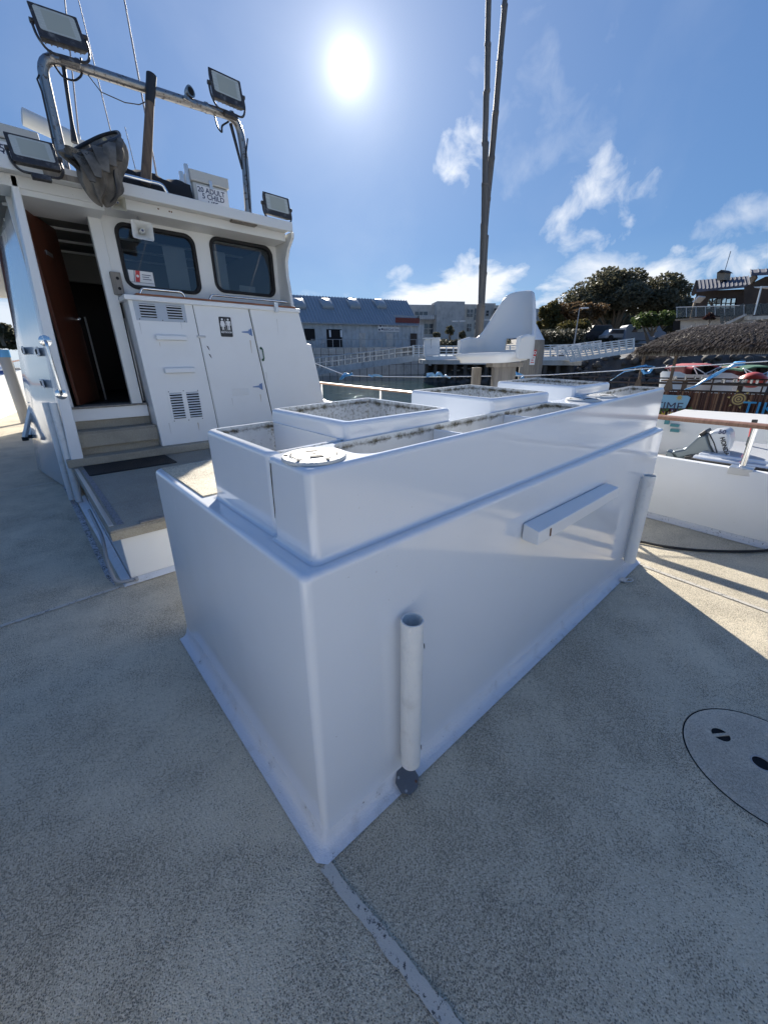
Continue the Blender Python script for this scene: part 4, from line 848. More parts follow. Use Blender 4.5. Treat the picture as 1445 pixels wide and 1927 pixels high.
# black hose on deck
hp = [P(1205, 1019, z=.014), P(1240, 1027, z=.014), P(1300, 1035, z=.014), P(1370, 1038, z=.014), P(1445, 1037, z=.014), P(1520, 1020, z=.014)]
b = MB(); b.tube(arc_pts([Vector((3.0, .5, .014))]+hp+[Vector((3.75, -2.0, .014))], .2), .011, 8); tag(b.build('deck_hose', RUBBER), 'thin black hose lying across the deck by the starboard bulwark', 'hose')

# folding ladder leaning on the cabin side
t = thing('folding_ladder', (-.45, 6.4, 0), 'grey folding ladder leaning against the port side of the cabin', 'ladder')
for dx in (0, .0):
    pass
a = [P(54, 716, y=6.9), P(70, 752, y=6.6), P(88, 768, y=6.3)]; b = MB(); b.tube(arc_pts(a, .2), .04, 10); b.build('arm', WHITEPL, t)
for off in (0, .22):
    b = MB(); b.tube([P(60, 760, y=6.9)+Vector((-.0+off*.3, off, 0)), P(50, 822, y=6.9)+Vector((off*.3-.02, off, 0))], .032, 8); b.build('leg', ALU, t); 
    b = MB(); q = P(50, 822, y=6.9)+Vector((off*.3-.02, off, 0)); b.tube([q, q+Vector((0, 0, -.05))], .038, 8); b.build('rubber_foot', RUBBER, t)
for k in range(5):
    q = P(61+k*1.0, 757+k*6, y=6.9); b = MB(); b.obox(q+Vector((0, .1, 0)), (.05, 0, 0), (0, .12, 0), (0, 0, .008)); b.build('rung', ALU, t)

# ------------------------------------------------------------------ helm seat, bamboo poles
SEATC = P(933, 655, d=3.75); S0 = Vector((SEATC.x, SEATC.y, 0))
vdir = Vector((math.sin(YAW), math.cos(YAW), 0)); rdir = Vector((math.cos(YAW), -math.sin(YAW), 0))
# the seat faces left and a little towards us
fa = R(47); SF = (-rdir*math.cos(fa)-vdir*math.sin(fa)); SS = Vector((-SF.y, SF.x, 0))   # forward, its left
if SS.dot(vdir) > 0: pass
seat = thing('helm_seat', (S0.x, S0.y, 1.40), 'white moulded plastic helm seat with high back, behind the bait tank', 'seat')
def SP(f, s, z): return Vector((S0.x, S0.y, 0))+SF*f+SS*s+Vector((0, 0, z))
ZS = P(933, 664, d=3.75).z
# one shell: a seat pan and wrap-around back, built as rings around the back
def seat_shell():
    b = MB(); n = 41
    def plan(a_, sg):    # a_ 0 back centre .. 1 arm tip; superellipse back, straight arms
        if a_ < .62:
            th = a_/.62*R(90); c, s_ = math.cos(th), math.sin(th); return (-.04-.23*c**.75, sg*.255*s_**.75)
        return (-.04+(a_-.62)/.38*.20, sg*.255)
    rows = []
    for i in range(n):
        t = -1+2*i/(n-1); a = abs(t); sg = 1 if t >= 0 else -1; f, s = plan(a, sg)
        q_ = min(1, max(0, (a-.17)/.40)); top = .495-.36*(q_*q_*(3-2*q_))**.8 if a < .70 else .14-.03*(a-.70)/.30
        if a < .17: top = .515-.02*(a/.17)**2
        lean = max(0, 1-a/.75)
        nf, ns = (f+.02, s) if a < .62 else (0, sg); L_ = math.hypot(nf, ns); nf, ns = nf/L_, ns/L_
        ring = []
        zl = [.03+(top-.014-.03)*q for q in (0, .2, .4, .7)] if top > .3 else [.03, .055, .08, .10]
        if top > .3: zl[1] = .125
        for (o, z) in ((-.002, -.03), (0, zl[0]), (0, zl[1]), (0, zl[2]), (0, zl[3]), (0, top-.014), (.006, top-.002), (.016, top), (.027, top-.003), (.034, top-.016), (.030, zl[3]), (.030, zl[2]), (.030, zl[1]), (.030, zl[0]), (.030, -.05)):
            zz = max(0, z-.08); ff = f+nf*o-.30*zz*lean; ss = (s+ns*o)*(1-.52*zz*(1 if a < .62 else .3)); ring.append(SP(ff, ss, ZS+z))
        rows.append(ring)
    m = len(rows[0]); o = b.add([p for r in rows for p in r], [])
    for i in range(n-1):
        for j in range(m-1):
            a = abs(-1+2*(i+.5)/(n-1)); near = (i < n/2) == NEARLOW
            if -.07 < (-1+2*(i+.5)/(n-1))*(-1 if NEARLOW else 1) < .30 and (j in (1, 12)): continue      # hand slot beside the hip
            b.f.append((o+i*m+j, o+i*m+j+1, o+(i+1)*m+j+1, o+(i+1)*m+j))
    for e in (0, n-1): b.f.append(tuple(o+e*m+j for j in range(m)))
    return b
NEARLOW = SS.dot(vdir) > 0
bk = seat_shell().build('backrest', SEATW, seat, smooth=70)
b = MB(); rings = []
for (k, z) in ((.80, -.095), (.86, -.095), (.90, -.06), (.99, -.035), (1.0, -.015), (.985, -.002), (.93, .0), (.85, -.012), (.4, -.02)):
    rings.append([SP((.02+u*k), v*k, ZS+z*(1 if z > -.04 else .72+.45*u)) for u, v in rr(-.265, .27, -.262, .262, .10, 6)])
b.loft(rings, True, True); b.build('seat_pan', SEATW, seat, smooth=60)
b = MB(); b.obox(SP(-.23, -.0, ZS+.065), SS*.12, SF*.035, (0, 0, .035)); 
# pedestal
pd = P(948, 690, d=3.75); PX, PY = pd.x, pd.y
b = MB(); b.hexa([Vector((PX, PY, z))+rdir*sx*w+vdir*sy*.05 for z, w in ((0, .06), (ZS-.10, .095)) for sx, sy in ((-1, -1), (1, -1), (1, 1), (-1, 1))]); b.build('pedestal', GREYWOOD, seat, bevel=.006)
b = MB(); b.obox((PX, PY, ZS-.095), rdir*.13, vdir*.11, (0, 0, .018)); b.build('seat_mount', GREYWOOD, seat, bevel=.006)
pb = P(897, 690, d=4.12); b = MB(); b.obox((pb.x, pb.y, .62), rdir*.040, vdir*.04, (0, 0, .62+(ZS-.115-.62)/2-.0)); b2 = MB(); b2.obox((pb.x, pb.y, (ZS-.12)/2), rdir*.04, vdir*.04, (0, 0, (ZS-.12)/2)); tag(b2.build('square_post', GREYWOOD, bevel=.005), 'square weathered wooden post under the front of the helm seat', 'post')
def bamboo(pxs, d, r0, r1, label):
    pts = [P(*p, d=d) for p in pxs]; t = thing('bamboo_pole', pts[0], label, 'bamboo pole', 'bamboo outrigger poles')
    b = MB(); L_ = [0]
    for a, c in zip(pts, pts[1:]): L_.append(L_[-1]+(c-a).length)
    tot = L_[-1]; out = []; rr_ = []; z = 0; node = 0
    def at(s):
        for i in range(len(pts)-1):
            if s <= L_[i+1]+1e-6: return pts[i].lerp(pts[i+1], (s-L_[i])/(L_[i+1]-L_[i]))
        return pts[-1]
    s = 0; nodes = []
    while s < tot:
        step = .27+.06*random.random(); nodes.append(s); s += step
    wob = 0
    for i, s0 in enumerate(nodes):
        s1 = nodes[i+1] if i+1 < len(nodes) else tot; r = r0+(r1-r0)*s0/tot; w = Vector((random.uniform(-.006, .006), random.uniform(-.006, .006), 0))
        for f, k in ((.0, 1.10), (.03, 1.12), (.06, .97), (.5, .96), (.92, 1.0), (.985, 1.08)):
            out.append(at(s0+(s1-s0)*f)+w*(1 if f < .5 else .5)); rr_.append(r*k)
    b.tube(out, rr_, 12); b.build('culm', BAMBOO, t, smooth=55)
    return t
bamboo(((899, 640), (905, 560), (911, 400), (914, 250), (917, 120), (920, -25)), 4.15, .032, .0195, 'left bamboo pole of the pair rising behind the helm seat')
bamboo(((902, 640), (907, 560), (915, 400), (927, 280), (940, 120), (953, -25)), 4.22, .032, .0195, 'right bamboo pole of the pair, leaning away to the right')
# line with blue streamers
lp = [(592, 683), (650, 706), (700, 708), (800, 709), (880, 708), (960, 707), (1035, 705), (1130, 699), (1220, 693), (1260, 690), (1330, 687), (1400, 682), (1500, 676)]
LD = 5.6
line3 = []
for i, p in enumerate(lp): line3.append(P(*p, x=xs(4)+.35) if False else P(*p, d=LD+.2*math.sin(i)))
b = MB(); b.tube(line3, .0055, 6); tag(b.build('safety_line', PRINTW), 'thin white safety line strung with blue streamers outside the rail', 'rope')
def streamer(pts, d, wid, m, lab, seed=0):
    rnd = random.Random(seed); b = MB(); rows = []
    for i, p in enumerate(pts):
        q = P(*p, d=d); w = wid[i] if isinstance(wid, (list, tuple)) else wid
        nx = pts[min(i+1, len(pts)-1)]; pv = pts[max(i-1, 0)]; dx, dy = nx[0]-pv[0], nx[1]-pv[1]; L_ = math.hypot(dx, dy) or 1
        tdir = (rdir*dx-Vector((0, 0, 1))*dy)/L_; nrm = tdir.cross(vdir)
        row = []
        w *= .6*rnd.uniform(.7, 1.25)
        for j in range(5): f = (j/4-.5)*2; row.append(q+nrm*w*f*rnd.uniform(.75, 1.2)+vdir*(.045*math.sin(j*2.6+i*1.9+seed)*min(1, w/.025))+tdir*rnd.uniform(-.012, .012))
        rows.append(row)
    m_ = 5; v = [p for r in rows for p in r]; b.add(v, [(i*m_+j, i*m_+j+1, (i+1)*m_+j+1, (i+1)*m_+j) for i in range(len(rows)-1) for j in range(4)])
    o = b.build('blue_streamer', m, smooth=None, recalc=False); s = o.modifiers.new('thick', 'SOLIDIFY'); s.thickness = .003
    return tag(o, lab, 'streamer', 'blue plastic streamers on the line')
streamer([(640, 714), (645, 708), (651, 704), (657, 705), (663, 703)], LD-.05, [.025, .035, .04, .035, .03], BLUETARP, 'knotted blue streamer on the line nearest the deckhouse', 1)
streamer([(693, 705), (700, 708), (704, 706), (711, 706), (719, 708)], LD-.05, [.01, .03, .035, .02, .012], BLUE2, 'small pale blue streamer, second along the line', 2)
streamer([(802, 709), (806, 705), (814, 704), (820, 707), (824, 703), (829, 703), (833, 708), (840, 707), (845, 711), (849, 709)], LD-.05, [.012, .045, .03, .018, .034, .040, .016, .028, .020, .006], BLUE2, 'wide pale blue streamer left of the helm seat', 3)
streamer([(950, 707), (957, 704), (963, 705), (966, 698), (971, 701), (977, 706), (983, 706), (986, 709), (978, 713)], LD-.05, [.006, .022, .014, .045, .028, .040, .016, .030, .024], BLUETARP, 'bright blue streamer twisted below the helm seat', 4)
streamer([(1164, 697), (1180, 693), (1200, 690), (1218, 688), (1231, 690), (1222, 700), (1214, 702), (1208, 696)], LD+.3, [.010, .012, .012, .014, .016, .026, .034, .016], BLUETARP, 'looped blue streamer left of the tiki boat post', 5)
streamer([(1290, 732), (1305, 728), (1325, 716), (1345, 705), (1365, 694), (1385, 685), (1402, 683)], LD+.2, [.006, .012, .012, .03, .035, .05, .03], BLUETARP, 'long blue streamer blowing down across the tiki boat rails', 6)
streamer([(1150, 715), (1162, 707), (1175, 699), (1195, 696)], LD+.25, .007, BLUE2, 'thin pale blue cord hanging beside the looped streamer', 7)
# ------------------------------------------------------------------ water and shore
def wz(p): return -1.25+.026*((p[0]-CAM.x)*vdir.x+(p[1]-CAM.y)*vdir.y)
def m_water():
    M = mat('harbour_water', (.012, .035, .032), .06, spec=.5); k = NB(M); b_ = k.b; b_.inputs['IOR'].default_value = 1.33
    v = k.coord('Object', (1, 1, 1)); n = k.noise(1.6, 6, .62, v, .5); n2 = k.noise(.35, 3, .5, v)
    k.bump(k.m('ADD', n, k.m('MULTIPLY', n2, .7)), .35, .12); return M
b = MB(); S = 260; v = [CAM+Vector((math.sin(a)*r_, math.cos(a)*r_, 0)) for r_ in (.5, 30, 80, 400) for a in [2*math.pi*i/32 for i in range(32)]]
v = [Vector((p.x, p.y, wz(p))) for p in v]; b.add(v, [(i*32+j, i*32+(j+1) % 32, (i+1)*32+(j+1) % 32, (i+1)*32+j) for i in range(3) for j in range(32)]+[tuple(range(32))]); structure(b.build('water', m_water(), smooth=None))
def hitv(px, py, O, Nrm):
    r = ray(px, py); return CAM+r*((O-CAM).dot(Nrm)/r.dot(Nrm))
def vplane(p0, d0, p1, d1):
    """vertical plane through two surveyed points; returns a pixel-to-plane function, direction and outward normal (towards us)"""
    a, c = P(*p0, d=d0), P(*p1, d=d1); U = Vector((c.x-a.x, c.y-a.y, 0)).normalized(); Nn = Vector((U.y, -U.x, 0))
    if Nn.dot(CAM-a) < 0: Nn = -Nn
    return (lambda px, py, off=0: hitv(px, py, a+Nn*off, Nn)), U, Nn
def m_conc(name, col):
    M = mat(name, col, .85); k = NB(M); n = k.noise(.8, 7, .7); n2 = k.noise(3, 5, .7, k.coord('Object', (1, 1, .3)))
    k.color(k.mix(k.step(n, .3, .7), k.mix(k.step(n2, .4, .7), col, tuple(c*.6 for c in col)), tuple(c*1.2 for c in col))); return M
CONC = m_conc('harbour_concrete', (.40, .39, .37)); GROUND = m_conc('paved_ground', (.16, .155, .145)); ROCK = m_conc('dark_wet_rock', (.07, .065, .06)); ROCKB = mat('bleached_rock', (.5, .48, .45), .8)
SIDING = m_conc('grey_metal_siding', (.40, .43, .45)); ROOFM = mat('blue_grey_metal_roof', (.29, .32, .345), .55, metal=.0); STUCCO = m_conc('beige_stucco', (.56, .51, .43)); STUCCO2 = m_conc('grey_stucco', (.46, .44, .41)); FENCEW = mat('white_fence_paint', (.68, .70, .72), .5); BROWNW = m_conc('dark_brown_siding', (.055, .042, .036)); BROWNL = m_conc('tan_trim', (.28, .22, .16)); MAROON = mat('maroon_canvas', (.16, .045, .04), .8)  # siding and stucco tones paled in place of distant haze
# land: strips rising away from the quay
b = MB(); cols = []
for px in (-500, 300, 560, 700, 860, 1000, 1100, 1200, 1330, 1500, 2400):
    prof = ((655, 51), (654, 62), (646, 90), (640, 300)) if px < 900 else ((673, 39.5), (655, 55), (634, 82), (628, 300))
    if px in (-500, 2400):
        v0 = ray(560 if px < 0 else 1330, 655); a = math.atan2(v0.x, v0.y)+(-.30 if px < 0 else .55); col = [Vector((CAM.x+math.sin(a)*d_, CAM.y+math.cos(a)*d_, 0)) for _, d_ in prof]; ref = [P(560 if px < 0 else 1330, q[0], d=q[1]).z for q in prof]
        for p, z in zip(col, ref): p.z = z
        cols.append(col)
    else: cols.append([P(px, q[0], d=q[1]) for q in prof])
v = [p for c in cols for p in c]; b.add(v, [(i*4+j, i*4+j+1, (i+1)*4+j+1, (i+1)*4+j) for i in range(len(cols)-1) for j in range(3)]); structure(b.build('ground', GROUND, smooth=None))
# quay wall of concrete panels
QF, QU, QN = vplane((585, 655), 50.5, (800, 655), 51.5)
quay = thing('quay_wall', QF(690, 680), 'weathered concrete quay wall of square panels below the metal building', 'quay wall')
q0, q1 = QF(500, 655), QF(815, 655); L_ = (q1-q0).length; nq = 22
b = MB(); b.prism([q0-QN*.05+Vector((0, 0, -5)), q1-QN*.05+Vector((0, 0, -5)), q1-QN*.05, q0-QN*.05], -QN*.6); b.build('backing_wall', ROCK, quay)
for i in range(nq):
    a = q0+QU*(L_*i/nq+.03); c = q0+QU*(L_*(i+1)/nq-.03)
    for (za, zb_) in ((-.75, 0), (-1.95, -.79), (-3.4, -1.99)):
        j = random.uniform(-.02, .02); b = MB(); b.prism([a+Vector((0, 0, za)), c+Vector((0, 0, za)), c+Vector((0, 0, zb_)), a+Vector((0, 0, zb_))], -QN*(.06+j)-QN*0); b.build('panel', CONC, quay)
# metal building
GF, GU, GN = vplane((582, 653), 54, (797, 650), 60)
gb = thing('metal_building', GF(690, 653), 'long grey corrugated metal waterfront building with four roof skylights', 'building')
za = GF(582, 653).z-.3; g0, g1 = GF(470, 653), GF(797, 650); ze = (GF(570, 606).z+GF(744, 608.5).z)/2
def up(p, z): return Vector((p.x, p.y, z))
b = MB(); b.prism([up(g0, za), up(g1, za), up(g1, ze), up(g0, ze)], -GN*9); b.build('wall', SIDING, gb)
L_ = (g1-g0).length; b = MB(); n = int(L_/.6)
for i in range(n): p = g0+GU*(L_*(i+.5)/n)+GN*.02; b.obox(up(p, (za+ze)/2), GU*.09, GN*.06, (0, 0, (ze-za)/2)); 
o = b.build('siding_rib', SIDING, gb); o['kind'] = 'stuff'
zr = P(660, 564, d=63).z; bk_ = -GN*5.2
r0, r1 = g0, GF(764, 608); r1e = GF(786, 608)
zs = lambda s: ze+(zr-ze)*s
roofR = lambda s: r1e+(P(764, 569, d=66)-r1e)*0 
rq0, rq1 = up(g0+GN*.4, ze-.1), up(r1e+GN*.4, ze-.1); rt0 = up(g0+bk_, zr); rt1 = hitv(764, 569, g0+bk_, GN); rt1.z = zr
b = MB(); b.add([rq0, rq1, rt1, rt0, rq0+Vector((0, 0, -.12)), rq1+Vector((0, 0, -.12)), rt1+Vector((0, 0, -.12)), rt0+Vector((0, 0, -.12))], [(0, 1, 2, 3), (7, 6, 5, 4), (0, 4, 5, 1), (1, 5, 6, 2), (2, 6, 7, 3), (3, 7, 4, 0)]); b.add([rt0, rt1, rt1-GN*6+Vector((0, 0, -3)), rt0-GN*6+Vector((0, 0, -3))], [(0, 1, 2, 3)]); b.build('roof', ROOFM, gb)
rn = (rt0-rq0).cross(GU).normalized(); rn = rn if rn.z > 0 else -rn
b = MB(); n = 54
for i in range(n+1):
    a = rq0.lerp(rq1, i/n); c = rt0.lerp(rt1, i/n); m_ = (a+c)/2+rn*.05; b.obox(m_, GU*.035, (c-a)/2, rn*.05)
o = b.build('roof_seam', ROOFM, gb); o['kind'] = 'stuff'
SKYL = mat('skylight_dome', (.30, .33, .35), .3, spec=.5)
for px in (563, 614, 665, 714):
    r = ray(px, 574); t_ = (rq0-CAM).dot(rn)/r.dot(rn); c = CAM+r*t_; dn = (rt0-rq0).normalized()
    b = MB(); rings = []
    for k, hgt in ((1, 0), (1, .25), (.8, .5), (.4, .62)): rings.append([c+GU*u+dn*v+rn*hgt for u, v in rr(-.75*k, .75*k, -1.0*k, 1.0*k, .1*k, 2)])
    b.loft(rings, False, True); b.build('skylight', SKYL, gb, smooth=70)
def gpanel(tl, br, name, m, off=.06, par=gb, th=.05, F=GF, N=GN):
    a = F(*tl, off); c = F(*br, off); q = [Vector((a.x, a.y, c.z)), Vector((c.x, c.y, c.z)), Vector((c.x, c.y, a.z)), Vector((a.x, a.y, a.z))]
    b = MB(); b.prism(q, N*th); return b.build(name, m, par)
for tl, br in (((572, 618), (593, 640)), ((614, 619), (644, 653))): o = gpanel(tl, br, 'window', DARK); 
for px in (676, 727, 772): gpanel((px, 626 if px < 720 else 627), (px+12, 653), 'door', STUCCO2 if px < 770 else BROWNW)
gpanel((744, 597), (789, 608), 'awning', MAROON, .2)
gpanel((741, 593), (786, 597), 'porch_roof', ROOFM, .3)
for px in (619, 640): gpanel((px, 621), (px+4, 634), 'poster', FENCEW, .12)
t = thing('banner', GF(731, 617, .12), 'white banner reading waterfront biergarten on the metal building', 'banner')
gpanel((711, 609.5), (751, 624), 'cloth', PRINTW, .10, t, .03)
for s, py, px in (('WATERFRONT', 613.5, 736), ('BIERGARTEN', 620.3, 736)): text('lettering', s, .40, PRINTN, GF(px, py, .145), GU if GU.dot(rdir) > 0 else -GU, (0, 0, 1), t, .004, .002)
for px, py in ((716, 613), (719, 619), (714, 620)): b = MB(); b.disc(GF(px, py, .145), GN, .14, .01, 10); b.build('emblem', PRINTN, t)
def chair_far(px, py, d, m, k):
    p = P(px, py, d=d); t = thing('patio_chair', p, 'dark patio chair standing by the wall of the metal building', 'chair', 'patio chairs at the metal building')
    b = MB(); b.obox(p+Vector((0, 0, .45)), rdir*.24, vdir*.24, (0, 0, .03)); b.build('seat', m, t); b = MB(); b.obox(p+Vector((0, 0, .75))+vdir*.24, rdir*.24, vdir*.02, (0, 0, .3)); b.build('backrest', m, t)
    for sx in (-.2, .2):
        for sy in (-.2, .2): b = MB(); b.obox(p+rdir*sx+vdir*sy+Vector((0, 0, .21)), rdir*.025, vdir*.025, (0, 0, .22)); b.build('leg', m, t)
    return t
c0 = chair_far(608, 654, 52.8, GREYPL, 0); c0['label'] = 'dark patio chair between the two openings of the metal building, nearest the deckhouse'
for px, lb in ((630, 'dark patio chair in front of the wider window opening'), (662, 'dark patio chair just left of the middle grey door'), (672, 'dark patio chair close before the middle grey door'), (692, 'dark patio chair just right of the middle grey door'), (712, 'dark patio chair below the left end of the banner'), (738, 'dark patio chair below the right end of the banner')): 
    q = P(px, 654, d=53.2+(px-600)*.025); clone(c0, q, random.uniform(-.5, .5), lb)
pr_ = thing('patio_railing', QF(690, 650), 'thin dark patio railing along the quay edge', 'railing')
for px in range(588, 800, 13): a = QF(px, 655.5, -.2); b = MB(); b.obox(a+Vector((0, 0, .5)), QU*.03, QN*.03, (0, 0, .5)); b.build('post', GREYPL, pr_)
b = MB(); a, c = QF(586, 655.5, -.2), QF(800, 655.5, -.2); b.tube([a+Vector((0, 0, 1.0)), c+Vector((0, 0, 1.0))], .025, 6); b.build('handrail', GREYPL, pr_)
# apartment block
AF, AU, AN = vplane((770, 650), 84, (960, 648), 92)
ap = thing('apartment_block', AF(860, 650), 'beige three storey apartment block with a projecting window bay', 'building')
def amass(x0, x1, ytop, off, m, name='wall', dep=10):
    a = AF(x0, 655, off); c = AF(x1, 655, off); zt2 = (AF(x0, ytop, off).z+AF(x1, ytop, off).z)/2; b = MB(); b.prism([up(a, a.z-1), up(c, a.z-1), up(c, zt2), up(a, zt2)], -AN*dep); return b.build(name, m, ap)
amass(760, 822, 573, 0, STUCCO2); amass(822, 868, 568, 1.6, STUCCO, dep=3); amass(868, 899, 572, .3, STUCCO); amass(899, 926, 570, -.6, STUCCO2); amass(926, 948, 574, .2, STUCCO); amass(948, 1030, 580, -1, STUCCO2)
amass(820, 870, 566.5, 2.0, STUCCO2, 'parapet', 3.6)
bpy.data.objects['parapet'].data.transform(Matrix.Translation((0, 0, 0)))
def awin(tl, br, off, bars=1, name='window'):
    w = gpanel(tl, br, name, FARGLASS, off, ap, .05, AF, AN)
    for k in range(1, bars+1):
        f = k/(bars+1); x = tl[0]+(br[0]-tl[0])*f; a, c = AF(x, tl[1], off+.06), AF(x, br[1], off+.06); b = MB(); b.obox((a+c)/2, AU*.05, AN*.04, (0, 0, abs(a.z-c.z)/2)); b.build('frame', STUCCO2, w)
    a, c = AF(tl[0], (tl[1]+br[1])/2, off+.06), AF(br[0], (tl[1]+br[1])/2, off+.06); b = MB(); b.obox((a+c)/2, (c-a)/2, AN*.04, (0, 0, .06)); b.build('frame', STUCCO2, w)
awin((831, 576), (854, 581), 1.62, 2); awin((831, 583), (854, 593), 1.62, 2); awin((831, 595), (854, 601), 1.62, 2); awin((829, 609), (854, 622), 1.62, 1)
awin((781, 586), (804, 601), .02, 2); awin((798, 609), (814, 628), .02, 1); awin((879, 582), (889, 596), .33, 1); awin((879, 609), (886, 623), .33, 1); awin((893, 580), (899, 602), .33, 0); awin((915, 584), (919, 594), -.55, 0); awin((893, 606), (899, 619), .33, 0); awin((930, 580), (945, 590), .23, 1)
bal = gpanel((790, 594), (816, 600.5), 'balcony', STUCCO2, .5, ap, .9, AF, AN)
for px in range(791, 816, 4): a = AF(px, 597, 1.45); b = MB(); b.obox(a, AU*.05, AN*.05, (0, 0, .4)); b.build('baluster', FENCEW, bal)
# ------------------------------------------------------------------ vegetation
def m_leaf(name, a, c, e):
    M = mat(name, a, .6, spec=.3); k = NB(M); g = k.N.new('ShaderNodeNewGeometry'); rnd = g.outputs['Random Per Island']
    col = k.ramp(rnd, [(0, a), (.5, c), (1, e)]); k.color(col); 
    tr = k.N.new('ShaderNodeBsdfTranslucent'); k.L.new(col, tr.inputs[0]); mx = k.N.new('ShaderNodeMixShader'); mx.inputs[0].default_value = .38; o = [n for n in k.N if n.type == 'OUTPUT_MATERIAL'][0]
    k.L.new(k.b.outputs[0], mx.inputs[1]); k.L.new(tr.outputs[0], mx.inputs[2]); k.L.new(mx.outputs[0], o.inputs[0]); return M
LEAFD = m_leaf('dark_evergreen_leaf', (.075, .078, .05), (.11, .108, .07), (.155, .145, .10)); LEAFO = m_leaf('rusty_brown_leaf', (.15, .085, .04), (.10, .075, .04), (.21, .125, .06)); LEAFY = m_leaf('olive_leaf', (.08, .075, .025), (.11, .09, .03), (.06, .065, .025)); LEAFG = m_leaf('mid_green_leaf', (.035, .06, .02), (.055, .085, .025), (.08, .11, .035))
BARK = m_wood('pale_bark', (.22, .18, .14), (.14, .115, .09), .9, (6, 6, 1))
def tree(px, pxw, ytop, ycb, ybase, d, leaf, label, n=5000, trunk=.4, stems=1, name='tree', ls=.22, grp=None, flat=1.0):
    base = P(px, ybase, d=d); top = P(px, ytop, d=d).z; cb = P(px, ycb, d=d).z; rad = pxw/F_PX*(base-CAM).length*.93
    t = thing(name, base, label, 'tree' if name == 'tree' else 'shrub', grp); rnd = random.Random(int(px*7+d)); H = top-cb; cz_ = cb+H*.5
    clumps = []
    while len(clumps) < 26:
        u = Vector((rnd.uniform(-1, 1), rnd.uniform(-1, 1), rnd.uniform(-1, 1)))
        if u.length > 1 or (flat < 1 and u.z < -.3): continue
        u = u*(.55+.45*u.length)*.86; clumps.append((Vector((base.x+u.x*rad, base.y+u.y*rad, cz_+u.z*H*.5)), rnd.uniform(.20, .40)))
    b = MB(); v = []; f = []
    for i in range(n):
        c, r_ = clumps[i % len(clumps)]
        while True:
            u = Vector((rnd.gauss(0, 1), rnd.gauss(0, 1), rnd.gauss(0, 1)))
            if u.length > .1: break
        u = u.normalized()*(rnd.random()**.35); p = c+Vector((u.x*rad*r_, u.y*rad*r_, u.z*max(H*.5, rad*.6)*r_))
        s = ls*rnd.uniform(.6, 1.5); a = Vector((rnd.uniform(-1, 1), rnd.uniform(-1, 1), rnd.uniform(-.7, .7))).normalized()*s; e = a.orthogonal().normalized()*s*.6
        e = Matrix.Rotation(rnd.uniform(0, 6.28), 3, a.normalized()) @ e; o = len(v); v += [p-a, p+e, p+a, p-e]; f.append((o, o+1, o+2, o+3))
    me = bpy.data.meshes.new('crown'); me.from_pydata(v, [], f); me.materials.append(leaf); o = bpy.data.objects.new('crown', me); COL.objects.link(o); o.parent = t; o.matrix_parent_inverse = t.matrix_world.inverted()
    b = MB()
    for k in range(stems):
        for _ in range(1 if stems == 1 else 2):
            c = clumps[rnd.randrange(len(clumps))][0]; mid = base.lerp(c, .5)+Vector((0, 0, H*.08)); q0 = base+Vector((rnd.uniform(-.3, .3), rnd.uniform(-.3, .3), -.3))*(trunk/.4 if stems > 1 else .2)
            b.tube([q0, base.lerp(mid, .5), mid, c], [trunk, trunk*.8, trunk*.6, trunk*.25], 7)
    if stems == 1:
        for _ in range(4): c = clumps[rnd.randrange(len(clumps))][0]; f0 = Vector((base.x, base.y, cb*.6+base.z*.4)); b.tube([f0, f0.lerp(c, .5)+Vector((0, 0, .2)), c], [trunk*.6, trunk*.4, trunk*.15], 6)
    b.build('trunk', BARK, t); return t
tree(1152, 84, 519, 600, 642, 82, LEAFD, 'largest dark spreading tree with many pale trunks, on the hill', 22000, .20, 11, ls=.26)
tree(1232, 40, 543, 625, 640, 90, LEAFD, 'dark tree on the hill beside the brown house', 9000, .4, ls=.28)
tree(1108, 26, 540, 605, 640, 88, LEAFD, 'small dark tree between the big tree and the rusty brown tree', 3000, .3, ls=.26)
tree(1082, 40, 563, 615, 648, 70, LEAFO, 'round rusty brown tree left of the big dark tree', 9000, .3, ls=.2)
tree(1024, 26, 564, 640, 655, 68, LEAFY, 'olive brown tree just right of the helm seat back', 7000, .3, ls=.22)
tree(1078, 26, 599, 625, 650, 60, LEAFY, 'low olive bush in front of the rusty brown tree', 1500, .15, name='shrub', ls=.14)
tree(1222, 37, 589, 618, 652, 58, LEAFG, 'small bright green flat topped tree by the white fence', 4000, .22, ls=.15, flat=.5)
tree(1292, 22, 552, 600, 620, 75, LEAFD, 'dark tree showing just left of the brown house roof', 1800, .3, ls=.25)
for px, w, yt, yb, lab in ((845, 9, 612, 636, 'largest round clipped tree before the apartment block'), (821, 7, 623, 640, 'leftmost round clipped tree near the white cabinet'), (868, 7, 622, 641, 'round clipped tree right of the double street lamp')):
    tree(px, w, yt, yb-3, 652, 70, LEAFD, lab, 900, .12, ls=.14, grp='clipped round trees')
